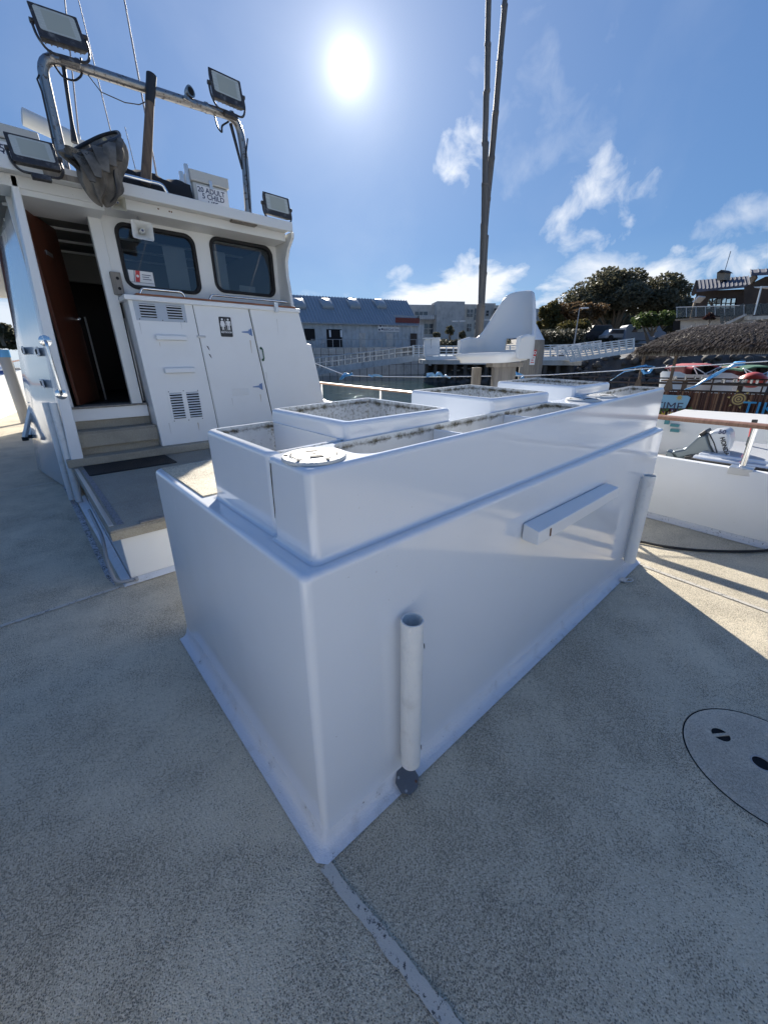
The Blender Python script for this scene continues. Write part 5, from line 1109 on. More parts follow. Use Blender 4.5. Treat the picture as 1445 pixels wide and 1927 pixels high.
def hedge(x0, x1, y0, y1, d, leaf, label):
    rnd = random.Random(int(x0)); v = []; f = []
    for i in range(2600):
        p = P(rnd.uniform(x0, x1), y1+(y0-y1)*rnd.random()**.8+3*math.sin(rnd.uniform(x0, x1)*.12), d=d+rnd.uniform(-1, 1)); s = rnd.uniform(.1, .26)*d/60; a = Vector((rnd.uniform(-1, 1), rnd.uniform(-1, 1), rnd.uniform(-1, 1))).normalized()*s; e = a.orthogonal().normalized()*s*.7; o = len(v); v += [p-a, p+e, p+a, p-e]; f.append((o, o+1, o+2, o+3))
    b = MB(); a, c = P(x0, y1, d=d+1.2), P(x1, y1, d=d+1.2); t_ = P(x0, y0+2, d=d+1.2).z
    b.v = [Vector(q) for q in v]; b.f = f; b.prism([a, c, Vector((c.x, c.y, t_)), Vector((a.x, a.y, t_))], vdir*.5)
    tag(b.build('hedge', leaf, smooth=None, recalc=False), label, 'hedge')
hedge(1008, 1100, 622, 652, 56, LEAFD, 'dark hedge behind the white slatted fence'); hedge(1095, 1200, 630, 655, 66, LEAFD, 'dark shrub bank under the big spreading tree'); hedge(770, 960, 640, 655, 66, LEAFD, 'low dark planting along the foot of the apartment block')
hedge(985, 1330, 596, 655, 98, LEAFD, 'dark wooded bank closing the view behind the hill trees'); hedge(-120, 75, 628, 655, 105, LEAFD, 'far dark wooded shore on the port side')
# parked vehicles beyond the fence
def vehicle(px, py, d, w, h, m, label, van=False):
    p = P(px, py, d=d); t = thing('parked_van' if van else 'parked_car', p, label, 'van' if van else 'car'); X = rdir; b = MB()
    prof = [(-w, .3), (w, .3), (w, h*.5), (w*.62, h*.58), (w*.38, h), (-w*.62, h), (-w*.85, h*.58), (-w, h*.52)] if not van else [(-w, .3), (w, .3), (w, h*.55), (w*.8, h*.65), (w*.55, h), (-w*.9, h), (-w, h*.9)]
    b.prism([p+X*u-vdir*.8+Vector((0, 0, z)) for u, z in prof], vdir*1.6); bo = b.build('body', m, t, bevel=.08)
    b = MB(); b.prism([p+X*u-vdir*.82+Vector((0, 0, z)) for u, z in ((w*.55, h*.6), (w*.34, h*.93), (-w*.55, h*.93), (-w*.74, h*.6))], vdir*.015); b.build('window', FARGLASS, t)
    for s in (-.62, .62): b = MB(); b.tube([p+X*w*s-vdir*.83+Vector((0, 0, .33)), p+X*w*s-vdir*.6+Vector((0, 0, .33))], .33, 14); b.build('wheel', RUBBER, t)
    return t
vehicle(1128, 640, 62, 2.2, 1.75, mat('dark_car_paint', (.03, .03, .035), .6), 'dark parked car below the big spreading tree'); vehicle(1160, 641, 61, 2.0, 1.3, mat('silver_car_paint', (.35, .36, .37), .6), 'pale silver parked car right of the dark car'); vehicle(1204, 646, 62, 2.5, 2.1, mat('blue_grey_van_paint', (.22, .26, .32), .6), 'blue grey parked van behind the flat topped green tree', True)
# street lamps
def lamp(px, py0, py1, d, label, heads=2):
    a, c = P(px, py0, d=d), P(px, py1, d=d); c = Vector((a.x, a.y, c.z)); t = thing('street_lamp', a, label, 'street lamp', 'street lamps by the harbour'); b = MB(); b.tube([a, c], [.09, .05], 8); b.build('pole', GREYPL, t)
    for s in ((-1, 1) if heads == 2 else (1,)): b = MB(); b.obox(c+rdir*.55*s, rdir*.35, vdir*.15, (0, 0, .06)); b.tube([c, c+rdir*.3*s], .03, 6); b.build('lamp_head', FENCEW, t)
lamp(861, 652, 604, 62, 'double headed street lamp before the apartment block'); lamp(1079, 655, 580, 50, 'tall street lamp before the rusty brown tree', 1); lamp(907, 640, 602, 66, 'single headed street lamp by the bamboo poles', 1)

# ------------------------------------------------------------------ gangway and white pier fence
GWF, GWU, GWN = vplane((598, 700), 43, (797, 672), 45)
gw = thing('gangway', GWF(690, 690), 'long grey metal gangway sloping down from the quay to the floats', 'gangway')
def gseg(p0, p1, th, name, m, par, F=GWF, N=GWN, dep=1.3, off=0):
    a, c = F(*p0, off), F(*p1, off); b = MB(); b.prism([a, c, c+Vector((0, 0, th)), a+Vector((0, 0, th))], -N*dep); return b.build(name, m, par)
hb = GWF(598, 692).z-GWF(598, 704).z
gseg((586, 706.5), (797, 677), hb, 'side_beam', SIDING, gw, dep=.12); gseg((586, 706.5), (797, 677), hb, 'side_beam', SIDING, gw, dep=.12, off=-1.4); gseg((586, 696), (797, 667), .06, 'deck', SIDING, gw, dep=1.4, off=-.05)
for off in (-.06, -1.4):
    for yb, ya in ((674.5, 651), (684, 660)): a, c = GWF(588, yb, off), GWF(779, ya, off); b = MB(); b.tube([a, c], .045, 6); b.build('handrail', ALU, gw)
    for k in range(17): f = k/16; px = 590+189*f; a, c = GWF(px, 694-27.5*f, off), GWF(px, 674.5-23.5*f, off); b = MB(); b.tube([a, c], .03, 5); b.build('post', ALU, gw)
def slat_fence(p0t, p0b, d0, p1t, p1b, d1, nsl, npost, label, toe=True):
    T0, T1 = P(*p0t, d=d0), P(*p1t, d=d1); B0, B1 = P(*p0b, d=d0), P(*p1b, d=d1); t = thing('slatted_fence', (B0+B1)/2, label, 'fence', 'white slatted fences on the pier'); U = (T1-T0).normalized(); N = Vector((U.y, -U.x, 0)).normalized(); N = N if N.dot(CAM-T0) > 0 else -N
    for i in range(nsl):
        f = i/(nsl-1)*.80; a = T0.lerp(B0, f); c = T1.lerp(B1, f); b = MB(); b.obox((a+c)/2, (c-a)/2, N*.03, (0, 0, .036)); b.build('slat', FENCEW, t)
    for i in range(npost+1):
        f = i/npost; a = T0.lerp(T1, f); c = B0.lerp(B1, f); b = MB(); b.obox((a+c)/2+N*.075, U*.05, N*.03, (a-c)/2+Vector((0, 0, .04))); b.build('post', FENCEW, t)
    if toe: a = T0.lerp(B0, .93); c = T1.lerp(B1, .93); b = MB(); b.obox((a+c)/2+N*.02, (c-a)/2, N*.04, (0, 0, .13)); b.build('toe_board', FENCEW, t)
    return t
slat_fence((778, 650), (778, 671), 42, (800, 650), (800, 671), 41, 5, 2, 'white slatted fence piece at the head of the gangway', False)
slat_fence((801, 651), (801, 676), 38, (866, 651), (866, 675), 38, 5, 5, 'white slatted fence in front of the white cabinet')
slat_fence((870, 651), (870, 675), 37, (1010, 650), (1010, 676), 35, 6, 9, 'white slatted fence seen through the opening of the helm seat')
slat_fence((1010, 650), (1010, 677), 35, (1092, 648), (1092, 676), 34, 6, 6, 'white slatted fence just right of the helm seat')
slat_fence((1062, 655), (1075, 680), 33.5, (1193, 637), (1193, 661), 32, 6, 10, 'white slatted gangway side rising to the right below the trees')
slat_fence((1040, 653), (1050, 668), 38, (1130, 641), (1130, 657), 38, 5, 7, 'white slatted gangway side farther back, partly hidden', False)
b = MB(); a, c = P(799, 637, d=40.5), P(827, 656, d=40.5); b.prism([Vector((a.x, a.y, c.z-.6)), Vector((c.x, c.y, c.z-.6)), Vector((c.x, c.y, a.z)), Vector((a.x, a.y, a.z))], vdir*.9); cab = b.build('dock_cabinet', FENCEW, bevel=.03); tag(cab, 'white utility cabinet standing on the pier behind the slatted fence', 'cabinet')
q = P(799, 637, d=40.4); q2 = P(827, 637, d=40.4); b = MB(); b.obox((q+q2)/2+vdir*.45+Vector((0, 0, .04)), rdir*((q2-q).length/2+.08), vdir*.5, (0, 0, .05)); b.build('lid', FENCEW, cab); b = MB(); b.obox(P(811, 646, d=40.42), rdir*.02, vdir*.02, (0, 0, .45)); b.build('door_gap', GREYPL, cab)
# pier deck and piles
pier = thing('pier', P(930, 678, d=37), 'low pier deck on dark piles carrying the white fences', 'pier')
a, c = P(795, 677, d=38.2), P(1095, 678, d=34.2); b = MB(); b.prism([a, c, c+vdir*4+Vector((0, 0, .1)), a+vdir*4+Vector((0, 0, .1))], (0, 0, -.35)); b.build('deck', CONC, pier)
for k in range(14): p = a.lerp(c, (k+.5)/14)+vdir*.4; b = MB(); b.tube([p, up(p, wz(p)-.5)], .16, 8); b.build('pile', ROCK, pier)
# dark rock revetment under the pier and along to the right
RF, RU, RN = vplane((790, 690), 41, (1500, 690), 37)
b = MB(); rnd = random.Random(3); v = []
nx, ny = 120, 7; a = RF(815, 690); c = RF(1700, 690)
for i in range(nx+1):
    for j in range(ny):
        p = a.lerp(c, i/nx); z = wz(p)-.3+j*.40; v.append(up(p+RN*(2.4-j*.45)+RN*rnd.uniform(-.25, .25), z+rnd.uniform(-.18, .18)))
b.add(v, [(i*ny+j, i*ny+j+1, (i+1)*ny+j+1, (i+1)*ny+j) for i in range(nx) for j in range(ny-1)]); rv = b.build('rock_revetment', ROCK, smooth=None, recalc=False); tag(rv, 'dark rock revetment sloping into the water below the pier', 'rock bank')
b = MB()
for k in range(260):
    i = rnd.random(); j = rnd.random()*2.2; p = a.lerp(c, i); p = up(p+RN*(2.5-j*1.1), wz(p)-.1+j); s = rnd.uniform(.12, .38); rings = []
    for zz, kk in ((-.6, .6), (0, 1), (.5, .75), (.8, .2)): rings.append([p+Vector((math.cos(t_)*s*kk*rnd.uniform(.75, 1.2), math.sin(t_)*s*kk*rnd.uniform(.75, 1.2), zz*s)) for t_ in [2*math.pi*q_/6 for q_ in range(6)]])
    b.loft(rings, True, True)
o = b.build('boulder', ROCK, rv, smooth=None); o['kind'] = 'stuff'
b = MB()
for k in range(60):
    p = P(rnd.uniform(840, 1200), rnd.uniform(689, 698), d=38.3-rnd.random()); s = rnd.uniform(.03, .10); b.obox(p, rdir*s*1.6, vdir*s, (0, 0, s*.6))
o = b.build('pale_stone', ROCKB, rv, smooth=None); o['kind'] = 'stuff'
# mooring piling with notice behind the seat
d_ = 13.0; a, c = P(1004, 640, d=d_), P(997, 735, d=d_); t = thing('mooring_piling', up(c, wz(c)), 'grey mooring piling with a red and white notice behind the helm seat', 'piling')
b = MB(); rad = .33; b.tube([up(a, wz(a)-1), up(a, a.z-.25), up(a, a.z+.0)], [rad, rad*.97, rad*.9], 14); b.build('pile', GREYWOOD, t); b = MB(); b.tube([up(a, a.z), up(a, a.z+.42)], [rad*.9, .03], 14); b.build('pile_cap', FENCEW, t)
fc = up(a, 0)-vdir*.34; sp = P(1003.5, 664, d=d_-.36); b = MB(); b.obox(sp, rdir*.085, vdir*.006, (0, 0, .085)); sgn = b.build('notice', PRINTR, t); sp2 = P(1001.5, 678, d=d_-.36); b = MB(); b.obox(sp2, rdir*.072, vdir*.006, (0, 0, .12)); s2 = b.build('notice', PRINTW, t)
text('lettering', 'NO', .11, PRINTW, sp-vdir*.008, rdir, (0, 0, 1), sgn, .001, .003)
for k in range(3): b = MB(); b.obox(sp2-vdir*.008+Vector((0, 0, .07-.06*k)), rdir*(.05-.014*(k % 2)), vdir*.001, (0, 0, .012)); b.build('print', PRINTR, s2)

# ------------------------------------------------------------------ brown hillside house
HF, HU, HN = vplane((1290, 600), 50, (1445, 595), 47)
ROOF2 = m_conc('dark_blue_roof_metal', (.075, .085, .12)); SEAM2 = mat('roof_seam_metal', (.10, .11, .14), .7)
hs = thing('brown_house', HF(1360, 600), 'dark brown two storey waterfront house with blue metal roof and balconies', 'house')
def hp_(poly, name, m, off=0, dep=.1, par=hs):
    q = [HF(x, y, off) for x, y in poly]; b = MB(); b.prism(q, -HN*dep); return b.build(name, m, par)
hp_([(1305, 640), (1500, 640), (1500, 540), (1310, 547)], 'wall', BROWNW, 0, 8); hp_([(1400, 600), (1520, 600), (1520, 512), (1440, 520), (1400, 540)], 'wall', BROWNW, 1.2, 6)
rq = [HF(1311, 545, 1.0), HF(1412, 535, 1.0), HF(1408, 519, -3.2), HF(1309, 527, -3.2)]
b = MB(); b.add(rq+[p+Vector((0, 0, -.18)) for p in rq], [(0, 1, 2, 3), (7, 6, 5, 4), (0, 4, 5, 1), (1, 5, 6, 2), (2, 6, 7, 3), (3, 7, 4, 0)]); b.build('roof', ROOF2, hs)
for k in range(14): f = k/13; a = rq[0].lerp(rq[1], f); c = rq[3].lerp(rq[2], f); b = MB(); b.obox((a+c)/2+Vector((0, 0, .03)), HU*.025, (c-a)/2, (0, .0, .03)); b.build('roof_seam', SEAM2, hs)
hp_([(1309, 527), (1312, 547), (1301, 556), (1300, 553)], 'gable_end', BROWNW, .9, .3); 
rq = [HF(1414, 513, 2.4), HF(1520, 508, 2.4), HF(1520, 500, -1), HF(1412, 507, -1)]; b = MB(); b.add(rq+[p+Vector((0, 0, -.2)) for p in rq], [(0, 1, 2, 3), (7, 6, 5, 4), (0, 4, 5, 1), (1, 5, 6, 2), (2, 6, 7, 3), (3, 7, 4, 0)]); b.build('roof', ROOF2, hs)
for k in range(8): f = k/7; a = rq[0].lerp(rq[1], f); c = rq[3].lerp(rq[2], f); b = MB(); b.obox((a+c)/2+Vector((0, 0, .03)), HU*.025, (c-a)/2, (0, .0, .03)); b.build('roof_seam', SEAM2, hs)
hp_([(1410, 522), (1420, 514), (1422, 522), (1412, 535)], 'gable_trim', BROWNL, 1.3, .3)
ch = hp_([(1348, 527), (1362, 526), (1364, 512), (1349, 513)], 'chimney', BROWNL, -1.2, .9); hp_([(1348, 513), (1357, 507), (1365, 512)], 'chimney_cap', BROWNW, -1.1, 1.2)
a, c = HF(1363, 512, -1.5), HF(1375, 472, -1.5); b = MB(); b.tube([a, c], .03, 5); b.build('antenna', GREYPL, hs)
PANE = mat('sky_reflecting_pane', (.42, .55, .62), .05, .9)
for (x0, x1) in ((1330, 1348), (1347, 1366), (1365, 1384)):
    w = hp_([(x0, 580.5), (x1-3, 579.5), (x1, 561), (x0+3, 562.5)], 'window', PANE, .12, .08)
    for q in (((x0+x1)/2+1, 562, (x0+x1)/2-1.5, 580), (x0+1.5, 571, x1-1.5, 570)):
        a, c = HF(q[0], q[1], .16), HF(q[2], q[3], .16); b = MB(); b.tube([a, c], .045, 4); b.build('muntin', BROWNW, w)
gl = mat('balcony_glass', (.06, .075, .08), .25); gl.node_tree.nodes['Principled BSDF'].inputs['Alpha'].default_value = .62
bd = hp_([(1270, 600), (1400, 594), (1400, 598), (1270, 603)], 'balcony', BROWNL, 2.4, 2.6)
for i in range(7): x0 = 1274+18*i; hp_([(x0, 597-i*.7), (x0+17.2, 596-i*.7), (x0+17.2, 577-i*.5), (x0, 578-i*.5)], 'glass_panel', gl, 2.4, .02, hs)
for i in range(8): x0 = 1273.6+18*i; a, c = HF(x0, 597-i*.7, 2.42), HF(x0, 577-i*.5, 2.42); b = MB(); b.tube([a, c], .03, 5); b.build('baluster', ALU, hs)
a, c = HF(1272, 578, 2.42), HF(1402, 574, 2.42); b = MB(); b.tube([a, c], .035, 5); b.build('handrail', ALU, hs)
hp_([(1272, 640), (1420, 640), (1420, 598), (1272, 602)], 'lower_wall', STUCCO2, 1.8, 2); hp_([(1265, 622), (1279, 620), (1279, 603), (1267, 604)], 'window', DARK, 1.86, .05)
for i in range(5): f0, f1 = i/5, (i+1)/5; hp_([(1355+45*f0, 612-22*f0), (1355+45*f1-1, 612-22*f1), (1355+45*f1-1, 592-22*f1), (1355+45*f0, 592-22*f0)], 'glass_panel', gl, 4.2, .02)
hp_([(1352, 614), (1402, 590), (1402, 594), (1356, 616)], 'stair', STUCCO2, 4.2, 1)
hp_([(1400, 595), (1520, 590), (1520, 597), (1400, 602)], 'balcony', STUCCO, 4.0, 3)
for i in range(6): x0 = 1402+16*i; hp_([(x0, 593-i*.5), (x0+15, 592.5-i*.5), (x0+15, 571-i*.5), (x0, 572-i*.5)], 'glass_panel', gl, 4.0, .02)
a, c = HF(1433, 538, 4), HF(1419, 592, 4); b = MB(); b.tube([a, c], .06, 6); b.build('post', ALU, hs); hp_([(1418, 539), (1520, 535), (1520, 538), (1420, 541)], 'awning', FENCEW, 4, 2); a, c = HF(1309, 560, 1), HF(1300, 598, 2.4); b = MB(); b.tube([a, c], .10, 6); b.build('post', BROWNL, hs); hp_([(1302, 567), (1314, 556), (1315, 558), (1304, 569)], 'awning', FENCEW, 2, 1.0)
tree(1332, 9, 590, 603, 612, 40, m_leaf('dark_red_leaf', (.05, .02, .02), (.07, .03, .025), (.04, .025, .02)), 'small dark red bush before the lower wall of the brown house', 500, .05, name='shrub', ls=.08)
# ------------------------------------------------------------------ tiki tour boat with thatched roof
XT = 11.6
def T(px, py, x=XT): return P(px, py, x=x)
tb = thing('tiki_boat', T(1350, 790), 'thatched roof tiki tour boat with bamboo skirting and flower garland, moored alongside', 'tour boat')
yl, yr = T(1235, 760).y, T(1445, 760).y-6.0
zt0, zt1 = T(1300, 737).z, T(1300, 785).z
BAMS = bpy.data.materials.new('split_bamboo'); BAMS.use_nodes = True
k = NB(BAMS); g = k.N.new('ShaderNodeNewGeometry'); k.color(k.mix(k.m('MULTIPLY', k.step(k.noise(6, 4), .4, .7), .4), k.ramp(g.outputs['Random Per Island'], [(0, (.045, .016, .012)), (.45, (.085, .028, .018)), (.75, (.15, .055, .03)), (.93, (.30, .16, .085))]), (.05, .02, .015))); k.b.inputs['Roughness'].default_value = .5
b = MB(); y = yl; rnd = random.Random(9)
while y > yr:
    w = rnd.uniform(.010, .022); b.tube([(XT+rnd.uniform(-.006, .006), y, zt1), (XT+rnd.uniform(-.012, .0), y+rnd.uniform(-.008, .008), zt0+rnd.uniform(-.015, .02))], w, 5); y -= w*2.05
o = b.build('bamboo_cane', BAMS, tb, smooth=60); o['kind'] = 'stuff'
b = MB(); b.box(XT+.03, XT+.06, yr, yl, zt1, zt0-.02); b.build('skirting_board', MAHOG, tb)
zd = T(1350, 788).z
b = MB(); b.hexa([(XT-.22, yr, zd-.10), (XT-.05, yr, zd-.10), (XT-.05, yl-.45, zd-.10), (XT-.22, yl-.45, zd-.10), (XT-.20, yr, zd-.03), (XT-.05, yr, zd+.02), (XT-.05, yl-.45, zd+.02), (XT-.20, yl-.45, zd-.03)]); b.build('white_edge', GELM, tb, bevel=.01)
b = MB(); b.box(XT-.2, XT+4.2, yr, yl, wz((XT, yr))-.2, zd-.105); b.build('hull', GELM, tb, bevel=.05)
b = MB(); b.box(XT+.07, XT+4.1, yr, yl-.1, zd-.1, zd-.02); b.build('boat_deck', FLOORDK, tb)
# lettering and emblems
xl = XT-.034
def tk(px, py): q = T(px, py, xl); return q
sz = abs(T(1418, 757, xl).z-T(1418, 782, xl).z)*1.38
text('lettering', 'TIKI', sz*1.02, mat('blue_letter_shadow', (.01, .012, .02), .5), tk(1434, 770.5)+Vector((.006, 0, -.006)), (0, -1, 0), (0, .0, 1), tb, .004, .008, 'CENTER')
text('lettering', 'TIKI', sz, mat('bright_blue_letter', (.03, .30, .55), .4), tk(1433, 770)+Vector((-.012, 0, 0)), (0, -1, 0), (0, 0, 1), tb, .006, .001, 'CENTER')
for nm in ('lettering',): pass
c = tk(1390, 751); s0 = abs(T(1390, 751, xl).z-T(1390, 765, xl).z)
GOLD = mat('gold_paint', (.50, .36, .12), .5); BRN = mat('brown_paint', (.13, .07, .04), .5)
for i, (r_, m) in enumerate(((1.0, BRN), (.86, GOLD), (.70, BRN), (.50, GOLD), (.34, BRN), (.16, GOLD))): b = MB(); b.disc(c+Vector((-.004-.004*i, 0, 0)), (-1, 0, 0), s0*.86*r_, .003, 28); b.build('sun_emblem', m, tb)
for i in range(6): a = R(60*i+10); dv = Vector((0, math.cos(a), math.sin(a))); pv = Vector((0, -math.sin(a), math.cos(a))); b = MB(); b.prism([c+dv*s0*1.02+pv*s0*.16, c+dv*s0*1.02-pv*s0*.16, c+dv*s0*1.38], (-.01, 0, 0)); b.build('sun_ray', GOLD, tb)
q0, q1 = tk(1240, 742), tk(1287, 792); b = MB(); yc = (q0.y+q1.y)/2; zc_ = T(1262, 750, xl).z
sgn = MB(); pl = [(q0.y, q0.z), (q1.y+.05, q0.z+.0), (q1.y-.01, q0.z-.04), (q1.y-.0, q0.z-.13), (q1.y+.04, T(1285, 768, xl).z), (q0.y, T(1240, 768, xl).z)]
sgn.prism([(xl-.02, y, z) for y, z in pl], (.012, 0, 0)); so = sgn.build('sign_board', mat('sky_blue_sign', (.26, .48, .62), .5), tb, bevel=.006)
z6 = T(1270, 768, xl).z; text('lettering', 'TIME', sz*.72, PRINTN, (xl-.028, tk(1258, 766).y, tk(1264, 766).z+.01), (0, -1, 0), (0, 0, 1), so, .003, .0)
text('lettering', 'TOURS', sz*.45, mat('yellow_letter', (.70, .50, .05), .5), (xl-.012, tk(1250, 781).y, tk(1256, 776).z-.05), (0, -1, 0), (0, 0, 1), so, .004, .004)
cs = tk(1279, 748); b = MB(); b.disc(cs+Vector((-.024, 0, 0)), (-1, 0, 0), s0*.30, .004, 14); b.build('sun_emblem', GOLD, so)
for i in range(8): a = R(45*i); b = MB(); dv = Vector((0, math.cos(a), math.sin(a))); b.obox(cs+Vector((-.026, 0, 0))+dv*s0*.38, dv*s0*.07, Vector((.002, 0, 0)), dv.cross(Vector((1, 0, 0)))*s0*.04); b.build('sun_ray', GOLD, so)
# flower garland
cols = [mat('red_petal', (.30, .02, .04), .6), mat('white_petal', (.62, .60, .62), .6), mat('purple_petal', (.16, .06, .22), .6), mat('garland_leaf', (.07, .14, .04), .6)]
for ci, m in enumerate(cols):
    b = MB()
    for j in range(150):
        y = rnd.uniform(yr, yl); seg = int(y*3.1) % 4
        if ci < 3 and rnd.random() > (.85 if seg == ci else .3): continue
        z = zd+.03+abs(rnd.gauss(0, .035))+(.03 if seg == ci else 0); p = Vector((XT-.05+rnd.uniform(-.03, .01), y, z)); s = rnd.uniform(.014, .03)
        for q in range(5 if ci < 3 else 3):
            a = q*1.256+rnd.random(); dv = Vector((-.3, math.cos(a), math.sin(a)+(.5 if ci == 3 else 0))); pv = Vector((0, -math.sin(a), math.cos(a))); L2 = s*(1 if ci < 3 else 2.6); b.add([p, p+dv*L2*.5+pv*L2*.3, p+dv*L2, p+dv*L2*.5-pv*L2*.3], [(0, 1, 2, 3)])
    o = b.build('flower' if ci < 3 else 'leaf', m, tb, smooth=None, recalc=False); o['kind'] = 'stuff'
# pipe rails
RAILP = mat('brown_pipe_rail', (.11, .085, .075), .4, .5)
for (x, zpx) in ((XT+.1, 735), (XT+.1, 722), (XT+3.8, 712), (XT+3.8, 721)):
    z = T(1300, zpx, x).z; y0 = T(1050 if x > 14 else 1090, 715, x).y; b = MB(); b.tube([(x, y0, z), (x, yr, z)], .022, 6); b.build('pipe_rail', RAILP, tb)
for kx in range(9):
    for x in (XT+.1, XT+3.8): y0 = T(1060 if x > 14 else 1100, 715, x).y-kx*1.15; b = MB(); b.tube([(x, y0, zd), (x, y0, T(1300, 735 if x < 14 else 711, x).z+.0)], .02, 6); b.build('rail_post', RAILP, tb)
y0 = T(1090, 730, XT+.1).y; b = MB(); b.box(XT+.0, XT+4.0, yl, T(1060, 715, XT+3.8).y, zd-.12, zd-.02); b.build('fore_deck', FLOORDK, tb)
# thatched roof
xe, xr = XT-.1, XT+2.5; ze_, zr_ = T(1300, 656, xe).z, T(1400, 609, xr).z; ye = T(1196, 664, xe).y; yr1 = P(1322, 609, x=xr).y; yfar = yr-1
THATCH = m_leaf('dry_palm_thatch', (.04, .030, .025), (.065, .05, .042), (.105, .082, .068)); THATD = m_leaf('shaded_thatch', (.045, .033, .028), (.06, .045, .036), (.08, .06, .05))
xb = 2*xr-xe
b = MB(); E0, E1, E2, E3 = Vector((xe, ye, ze_)), Vector((xe, yfar, ze_)), Vector((xb, ye, ze_)), Vector((xb, yfar, ze_)); K0, K1 = Vector((xr, yr1, zr_)), Vector((xr, yfar, zr_))
b.add([E0, E1, K1, K0, E2, E3], [(0, 1, 2, 3), (3, 2, 5, 4), (0, 3, 4), (0, 4, 5, 1)]); b.build('roof_shell', THATD, tb, smooth=None)
b = MB(); sl = (K0-E0)
def frond(p, down, side, nrm, L2, w):
    q = p+nrm*rnd.uniform(.0, .05); tip = q+down*L2+nrm*rnd.uniform(-.012, .018)+side*rnd.uniform(-.03, .03); m_ = q.lerp(tip, .5)+nrm*rnd.uniform(.0, .012); b.add([q-side*w*.5, q+side*w*.5, m_+side*w, tip+side*w*.15, tip-side*w*.15, m_-side*w], [(0, 1, 2, 5), (5, 2, 3, 4)])
dn = Vector((xe-xr, 0, ze_-zr_)).normalized(); sd = Vector((0, 1, 0)); nf = dn.cross(sd); nf = nf if nf.z > 0 else -nf; LS = math.hypot(xr-xe, zr_-ze_)
for i in range(15000):
    s = rnd.random()**.9; y = rnd.uniform(yfar, ye+(yr1-ye)*(1-s)); p = Vector((xr+(xe-xr)*s, y, zr_+(ze_-zr_)*s+.10*math.sin(math.pi*s))); frond(p, dn, sd, nf, rnd.uniform(.18, .46), rnd.uniform(.005, .014))
dn2 = Vector((0, ye-yr1, ze_-zr_)).normalized(); sd2 = Vector((1, 0, 0)); n2_ = dn2.cross(sd2); n2_ = n2_ if n2_.z > 0 else -n2_
for i in range(3600):
    s = rnd.random()**.7; x = xr+(xb-xe)*.5*s*rnd.uniform(-1, 1); frond(Vector((x, yr1+(ye-yr1)*s, zr_+(ze_-zr_)*s+.08*math.sin(math.pi*s))), dn2, sd2, n2_, rnd.uniform(.18, .46), rnd.uniform(.006, .015))
for i in range(1500): frond(Vector((xe-.01, rnd.uniform(yfar, ye), ze_+.08)), Vector((-.1, 0, -1)), sd, Vector((-1, 0, 0)), rnd.uniform(.12, .26), rnd.uniform(.005, .012))
o = b.build('thatch_frond', THATCH, tb, smooth=None, recalc=False); o['kind'] = 'stuff'
b = MB()
for i in range(1000):
    s = rnd.random()**1.3*.85; y = rnd.uniform(yfar, ye+(yr1-ye)*(1-s)); p = Vector((xr+(xe-xr)*s, y, zr_+(ze_-zr_)*s+.10*math.sin(math.pi*s)))+nf*rnd.uniform(.03, .09); frond(p, (dn+nf*rnd.uniform(-.1, .5)).normalized(), sd, nf, rnd.uniform(.04, .09), rnd.uniform(.005, .010))
o = b.build('glint_frond', mat('sunlit_tip_thatch', (.33, .29, .26), .7), tb, smooth=None, recalc=False); o['kind'] = 'stuff'  # pale tips: sunlit glints put into the frond colour
b = MB(); b.box(xe+.03, xe+.10, yfar, ye-.05, ze_-.14, ze_-.02); b.box(xe+.1, xb, ye-.15, ye-.05, ze_-.14, ze_-.02); b.build('eave_beam', GREYWOOD, tb)
b = MB(); b.add([(xe+.05, ye-.05, ze_-.01), (xe+.05, yfar, ze_-.01), (xb, yfar, ze_-.01), (xb, ye-.05, ze_-.01)], [(0, 1, 2, 3)]); b.build('roof_lining', INTDK, tb, smooth=None)
for px in (1206, 1265, 1480): q = T(px, 700, XT+.1); p = b = MB(); b.tube([(XT+.1, q.y, zd-.1), (XT+.1, q.y, ze_)], .035, 8); b.build('roof_post', POLEWOOD, tb); b = MB(); b.prism([(XT+.05, q.y-.10, zd+.62), (XT+.05, q.y, zd+.52), (XT+.05, q.y+.10, zd+.62), (XT+.05, q.y+.04, zd+.84), (XT+.05, q.y-.04, zd+.84)], (.02, 0, 0)); b.build('paddle_blade', POLEWOOD, tb)
for px, py in ((1290, 716), (1395, 722)):
    q = P(px, py, x=XT+1.6); t = thing('bar_table', q, 'brown bar table with small glasses, %s under the thatched roof' % ('left one' if px < 1300 else 'right one'), 'table', 'bar tables on the tiki boat')
    b = MB(); b.box(q.x-.3, q.x+.3, q.y-.5, q.y+.5, q.z-.02, q.z+.015); b.build('tabletop', POLEWOOD, t)
    b = MB(); b.box(q.x-.05, q.x+.05, q.y-.05, q.y+.05, zd-.02, q.z-.021); b.build('pedestal', RAILP, t)
    for j in range(9): gx = q+Vector((rnd.uniform(-.25, .25), rnd.uniform(-.4, .4), .015)); b = MB(); b.tube([gx, gx+Vector((0, 0, .09))], .028, 8); b.build('glass', mat('clear_tumbler', (.6, .6, .6), .1, .3) if j == 0 and px < 1300 else bpy.data.materials['clear_tumbler'], t)
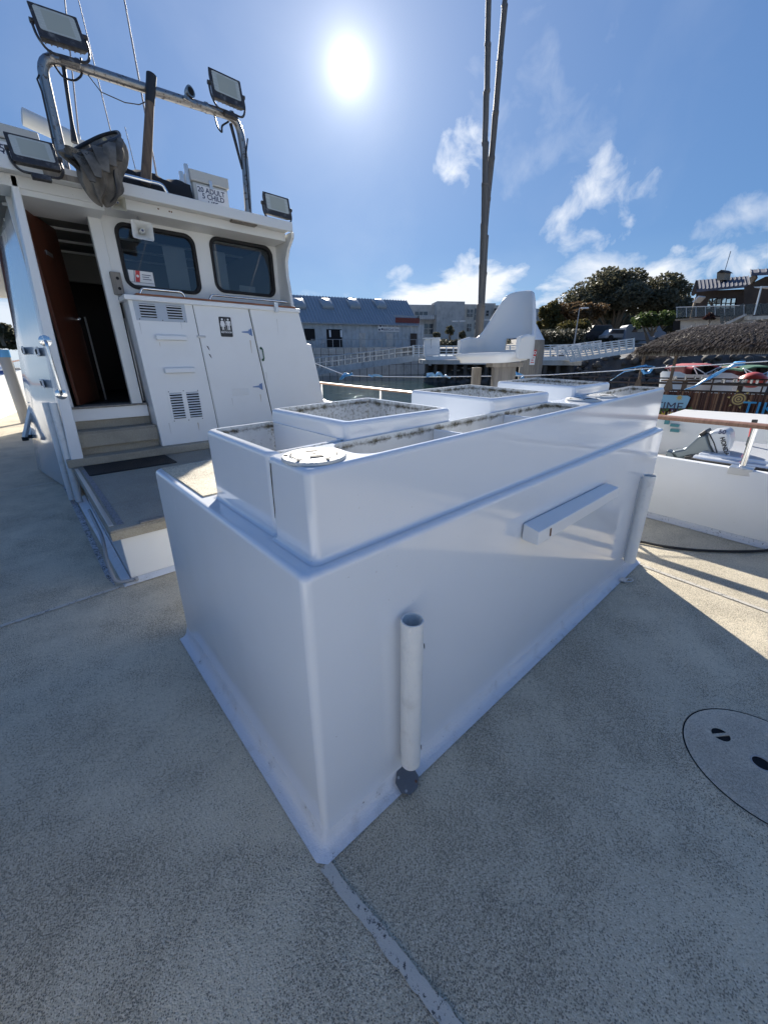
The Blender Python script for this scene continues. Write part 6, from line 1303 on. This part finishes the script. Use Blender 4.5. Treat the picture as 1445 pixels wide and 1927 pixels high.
# small boats with canopies beyond
def canopy_boat(px, py_top, py_bot, d, w, canopy_m, label, hull_len=.75):
    c = P(px, py_bot, d=d); top = P(px, py_top, d=d).z; t = thing('canopy_boat', up(c, wz(c)), label, 'motor boat', 'small boats with folding canopies'); X = rdir
    b = MB(); rings = []
    for s, kk, zz in ((-1, .55, .1), (-.9, .8, .02), (0, 1, 0), (.6, .85, .04), (1, .1, .16)): rings.append([c+X*hull_len*s+vdir*v*kk+Vector((0, 0, z)) for v, z in ((-.8, .0+zz), (-.85, .1+zz), (.85, .1+zz), (.8, zz), (.5, wz(c)-c.z-.2), (-.5, wz(c)-c.z-.2))])
    b.loft(rings, True, True); b.build('hull', GEL, t)
    b = MB(); rings = []
    for v in (-.7, -.3, .3, .7): rings.append([up(c, 0)+X*u*w+vdir*v+Vector((0, 0, top+zz-.10*abs(v)-.10*u*u)) for u, zz in ((-1, -.05), (-1, 0), (-.4, .02), (.4, .02), (1, 0), (1, -.05), (.4, -.02), (-.4, -.02))])
    b.loft(rings, True, True); b.build('canopy', canopy_m, t)
    for sx in (-.95, .95):
        for v in (-.7, .7): 
            for k2 in (.5, -.3): b = MB(); b.tube([up(c, c.z+.05)+X*sx*w*k2+vdir*v, up(c, top-.12)+X*sx*w+vdir*v*.98], .02, 5); b.build('canopy_leg', ALU, t)
    for k in range(3): b = MB(); b.obox(up(c, c.z+.22)+X*(-.4+.4*k), X*.15, vdir*.4, (0, 0, .18)); b.build('seat', (MAROON, BLACK, RUBBER)[k], t, bevel=.05)
    return t
canopy_boat(1298, 682, 709, 19, .52, mat('red_canopy_cloth', (.38, .05, .07), .8), 'small white motor boat under a red folding canopy')
canopy_boat(1392, 685, 712, 19, .62, mat('green_canopy_cloth', (.05, .16, .10), .8), 'small white motor boat under a dark green folding canopy')
q = P(1416, 715, d=17.2); b = MB(); rings = []
for zz, kk in ((-.22, .3), (-.12, .8), (0, 1), (.10, .9), (.2, .5), (.24, .1)): rings.append([q+Vector((math.cos(t_)*.36*kk, math.sin(t_)*.36*kk, zz)) for t_ in [2*math.pi*i/14 for i in range(14)]])
b.loft(rings, True, True); tag(b.build('mooring_buoy', mat('faded_red_plastic', (.55, .10, .10), .4)), 'faded red round buoy beyond the tiki boat rails', 'buoy')

# ------------------------------------------------------------------ skiff with tilted outboard
XK = 5.9
def K(px, py, x=XK): return P(px, py, x=x)
sk = thing('skiff', K(1380, 880), 'small white skiff with black rub rail moored beside the starboard bulwark', 'skiff')
gz = K(1380, 868, XK-.4).z; yA = K(1318, 852).y; yB = yA-5.0; wk = wz((XK, yA))
b = MB(); rings = []
for f, kk, zz in ((0, .85, 0), (.02, .9, 0), (.5, 1, .0), (.8, .8, .06), (1, .08, .2)):
    y = yA+(yB-yA)*f; rings.append([(XK+.35+u*kk, y, z+zz if z > wk else z) for u, z in ((-.85, gz), (-.9, gz-.05), (-.62, wk-.15), (.62, wk-.15), (.9, gz-.05), (.85, gz), (.72, gz), (.66, gz-.35), (-.66, gz-.35), (-.72, gz))])
b.loft(rings, True, True); b.build('hull', GEL, sk, smooth=35)
b = MB(); b.tube([(XK+.35-.9*k, yA+(yB-yA)*f, gz-.04+z) for f, k, z in ((0, .87, 0), (.02, .92, 0), (.5, 1.015, 0), (.8, .82, .06))], .028, 8); b.build('rub_rail', RUBBER, sk)
b = MB(); b.box(XK-.25, XK+.95, yA-.75, yA-.02, gz-.12, gz+.02); b.build('stern_deck', GEL, sk, bevel=.02)
b = MB(); b.box(XK-.05, XK+.7, yA-2.2, yA-1.15, gz-.4, gz+.25); st = b.build('bench_seat', GELM, sk, bevel=.05)
b = MB(); b.box(XK+.0, XK+.65, yA-1.25, yA-1.12, gz+.25, gz+.52); b.build('backrest', GELM, sk, bevel=.05)
for j in range(2): q = K(1344+8*j, 859+2*j); b = MB(); b.tube([(XK+.0, q.y-.05, gz+.022), (XK+.02, q.y, gz+.05), (XK+.05, q.y+.05, gz+.022)], .012, 6); b.build('cleat', BLACK, sk)
om = thing('outboard_motor', K(1340, 835), 'silver outboard motor tilted up on the stern of the white skiff', 'outboard motor')
SILV = mat('silver_cowling', (.50, .53, .56), .30, .15); SILD = mat('dark_silver_leg', (.16, .19, .21), .28, .5)
def slab(pts, x0, x1, name, m, par, bv=.03):
    q = [K(*p) for p in pts]; b = MB(); b.prism([(x0, p.y, p.z) for p in q], (x1-x0, 0, 0)); return b.build(name, m, par, bevel=bv, seg=4)
slab([(1334, 814), (1346, 808), (1368, 806), (1377, 810), (1379, 826), (1372, 850), (1350, 853), (1340, 835)], XK-.14, XK+.20, 'cowling', SILV, om, .045)
slab([(1318, 818), (1333, 814.5), (1339, 834), (1348, 853), (1330, 855), (1300, 858), (1276, 862), (1265, 848), (1292, 842)], XK-.09, XK+.15, 'leg', SILD, om, .035)
slab([(1318, 815), (1331, 807), (1334, 812), (1321, 820)], XK-.10, XK+.16, 'air_intake', BLACK, om, .01)
slab([(1256, 846), (1268, 850), (1276, 868), (1264, 872), (1252, 862)], XK-.05, XK+.11, 'propeller_hub', SILD, om, .02)
slab([(1293, 856), (1318, 852), (1322, 866), (1300, 872)], XK-.16, XK+.20, 'clamp_bracket', BLACK, om, .01)
a, c = K(1334, 815.5, XK-.145), K(1349, 852, XK-.145); b = MB(); b.tube([a, a.lerp(c, .5)+Vector((0, -.01, 0)), c], .006, 6); b.build('cowling_seam', BLACK, om)
a, c = K(1366, 830, XK-.15), K(1372, 851, XK-.15); dv = (c-a).normalized(); text('lettering', 'HONDA', .060, PRINTB, (a+c)/2+Vector((0, .03, .0)), dv, Vector((0, dv.z, -dv.y)) if dv.z < 0 else Vector((0, -dv.z, dv.y)), om, .001, .002)
text('lettering', '50', .07, PRINTN, K(1359, 813, XK-.15), (0, -1, 0), (0, 0, 1), om, .001, .002)
b = MB(); a, c = K(1303, 861, XK-.1), K(1322, 853, XK-.1); b.tube([a, c], .014, 8); b.build('tilt_strut', CHROME, om)
# white moored launch behind, with teal markings
ln = thing('launch', K(1320, 815, 8.2), 'plain white launch hull with teal markings lying beyond the skiff', 'launch')
xx = 8.2; za_, zb2 = P(1300, 826, x=xx).z, P(1300, 789, x=xx).z; ya, yb = P(1235, 800, x=xx).y, P(1420, 805, x=xx).y-3
b = MB(); b.hexa([(xx, yb, za_-.5), (xx+1.6, yb, za_-.5), (xx+1.6, ya, za_-.5), (xx+.1, ya, za_-.5), (xx-.1, yb, zb2), (xx+1.7, yb, zb2), (xx+1.7, ya, zb2), (xx-.02, ya, zb2)]); b.build('hull', GELM, ln, bevel=.03)
TEAL = mat('teal_marking', (.05, .22, .24), .4)
for (p0, p1) in (((1253, 788), (1259, 798)), ((1263, 797), (1278, 803)), ((1263, 806), (1278, 813))):
    a, c = P(*p0, x=xx-.055), P(*p1, x=xx-.055); b = MB(); b.box(xx-.11, xx-.05, min(a.y, c.y), max(a.y, c.y), min(a.z, c.z), max(a.z, c.z)); b.build('marking', TEAL, ln)
b = MB(); b.box(xx-.6, xx-.15, yb, ya+.3, za_-.42, za_-.30); fl = tag(b.build('dock_float', GREYWOOD, bevel=.02), 'low grey wooden dock float between the skiff and the launch', 'dock float')
for px in (1262, 1286): q = P(px, 836, x=xx-.62); b = MB(); b.disc((xx-.601, q.y, za_-.36), (-1, 0, 0), .04, .01, 12); b.build('bolt', BLACK, fl)
fe = K(1413, 822, 6.6); t = thing('boat_fender', fe, 'red and black handled lever standing by the skiff seat', 'control lever'); b = MB(); b.tube([fe+Vector((0, 0, -.15)), fe], .03, 8); b.build('shaft', BLACK, t); b = MB(); b.tube([fe, fe+Vector((0, .01, .12))], .028, 8); b.build('grip', PRINTR, t); b = MB(); b.tube([fe+Vector((0, .01, .121)), fe+Vector((0, .015, .22))], .03, 8); b.build('knob', BLACK, t)

# ------------------------------------------------------------------ port side marina
def moored(px, py, d, L, label, mast=True, m=GEL, rot=.2):
    c = P(px, py, d=d); t = thing('moored_boat', up(c, wz(c)), label, 'sailing boat' if mast else 'boat', 'boats moored on the port side'); X = Vector((math.cos(rot), math.sin(rot), 0)); Y = Vector((-X.y, X.x, 0)); z0 = wz(c)
    b = MB(); rings = []
    for s, kk, zz in ((-1, .8, 1.0), (-.3, 1, .9), (.4, .8, 1.0), (.9, .2, 1.25), (1, .03, 1.3)): rings.append([up(c, z0)+X*L*s+Y*u*kk*L*.28+Vector((0, 0, z if z < .1 else zz+z-1)) for u, z in ((-1, 1), (-.8, -.2), (.8, -.2), (1, 1))])
    b.loft(rings, True, True); b.build('hull', m, t)
    b = MB(); b.prism([up(c, z0+.9)+X*L*u+Y*L*.18+Vector((0, 0, z)) for u, z in ((-.5, 0), (.35, 0), (.15, .55), (-.45, .65))], -Y*L*.36); b.build('cabin', GELM, t)
    b = MB(); b.prism([up(c, z0+1.1)+X*L*u-Y*L*.183+Vector((0, 0, z)) for u, z in ((-.4, 0), (.15, 0), (.08, .25), (-.38, .25))], -Y*.02); b.build('window', FARGLASS, t)
    if mast: b = MB(); b.tube([up(c, z0+.9), up(c, z0+.9+L*2.6)], [.07, .045], 8); b.build('mast', ALU, t); b = MB(); b.tube([up(c, z0+2.0), up(c, z0+1.9)-X*L*.8], .09, 8); b.build('boom', MAROON if px % 2 else mat('blue_sail_cover', (.03, .08, .25), .7), t)
    return t
moored(10, 700, 26, 4.5, 'nearest white sailing boat off the port side', True); moored(-22, 690, 40, 5, 'white sailing boat farther off the port side', True, rot=.8); moored(30, 684, 52, 5, 'distant white motor cruiser off the port side', False, rot=-.3); moored(5, 676, 66, 6, 'farthest white sailing boat off the port side', True, rot=1.1); moored(-60, 684, 48, 5, 'white sailing boat at the edge of the view', True, rot=2)
tree(8, 16, 606, 632, 650, 95, LEAFD, 'dark tree on the far shore beyond the port side', 1500, .3, ls=.35); tree(-40, 30, 612, 636, 650, 98, LEAFD, 'broad dark tree at the edge of the far port shore', 1800, .3, ls=.35); tree(40, 24, 622, 640, 650, 99, LEAFD, 'low dark tree on the far shore close to the deckhouse', 1200, .3, ls=.35)
pp = P(18, 700, d=15); t = thing('mooring_piling', up(pp, wz(pp)), 'tall dark piling with blue wrapping off the port side', 'piling'); b = MB(); b.tube([up(pp, wz(pp)-1), up(pp, P(18, 660, d=15).z)], .13, 12); b.build('pile', GREYPL, t); b = MB(); b.tube([up(pp, P(18, 672, d=15).z), up(pp, P(18, 658, d=15).z)], [.14, .145], 12); b.build('blue_wrapping', BLUETARP, t)
# boat hook and line of rigging hung outside the port side
a, c = P(0, 470, y=7.0), P(37, 655, y=7.0); t = thing('boat_hook', c, 'brown wooden boat hook slung against the port side of the deckhouse', 'boat hook'); b = MB(); b.tube([c+(a-c)*1.3, c], .022, 8); b.build('shaft', MAHOG, t); b = MB(); b.tube([c+Vector((.10, 0, .08)), c+(a-c)*1.2+Vector((.06, 0, 0))], .016, 8); b.build('stay', BLACK, t)
# ------------------------------------------------------------------ unseen yachts added astern: hulls bounce sunlight onto shaded whites, masts mirror in windows
def yacht(c, L, rot, h, label):
    c = Vector(c); c.z = wz(c); t = thing('bounce_yacht', c, label, 'yacht', 'white yachts added astern'); X = Vector((math.cos(rot), math.sin(rot), 0)); Y = Vector((-X.y, X.x, 0))
    b = MB(); rings = []
    for s, kk, zz in ((-1, .85, 1.5), (-.3, 1, 1.5), (.4, .85, 1.7), (.9, .25, 2.1), (1, .03, 2.2)): rings.append([c+X*L*s+Y*u*kk*2.0+Vector((0, 0, z)) for u, z in ((-1, zz), (-.85, -.3), (.85, -.3), (1, zz))])
    b.loft(rings, True, True); b.build('hull', GEL, t)
    b = MB(); b.prism([c+X*L*u+Y*1.5+Vector((0, 0, z)) for u, z in ((-.7, 1.4), (.45, 1.5), (.25, 1.6+h), (-.65, 1.6+h))], -Y*3.0); b.build('cabin', GEL, t, bevel=.08)
    for sgn in (-1, 1): b = MB(); b.prism([c+X*L*u+Y*1.51*sgn+Vector((0, 0, z)) for u, z in ((-.5, 1.9), (.25, 1.95), (.16, 1.55+h*.85), (-.48, 1.5+h*.85))], Y*.02*sgn); b.build('window', FARGLASS, t)
    b = MB(); b.tube([c+X*L*.05+Vector((0, 0, 1.4)), c+X*L*.05+Vector((0, 0, 1.4+L*2.2))], [.09, .05], 8); b.build('mast', ALU, t)
    for s in (-.95, .95): b = MB(); b.tube([c+X*L*s+Vector((0, 0, 1.7)), c+X*L*.05+Vector((0, 0, 1.2+L*2.2))], .012, 4); b.build('stay', ALU, t)
for i, (x, y, L, rot, h) in enumerate(((-11, -12, 6.5, .35, 2.2), (-2, -17, 7, -.15, 2.6), (9, -14, 6.5, .2, 2.2), (-16, -3, 6.5, 1.2, 2.3), (18, -18, 8, .1, 2.6), (-20, -20, 8, .6, 2.6))):
    yacht((x, y, 0), L, rot, h, 'white yacht added to bounce sunlight astern, %s' % ('close on the port quarter', 'straight behind the stern', 'close on the starboard quarter', 'lying off the port side aft', 'farthest out to starboard', 'farthest out to port')[i])
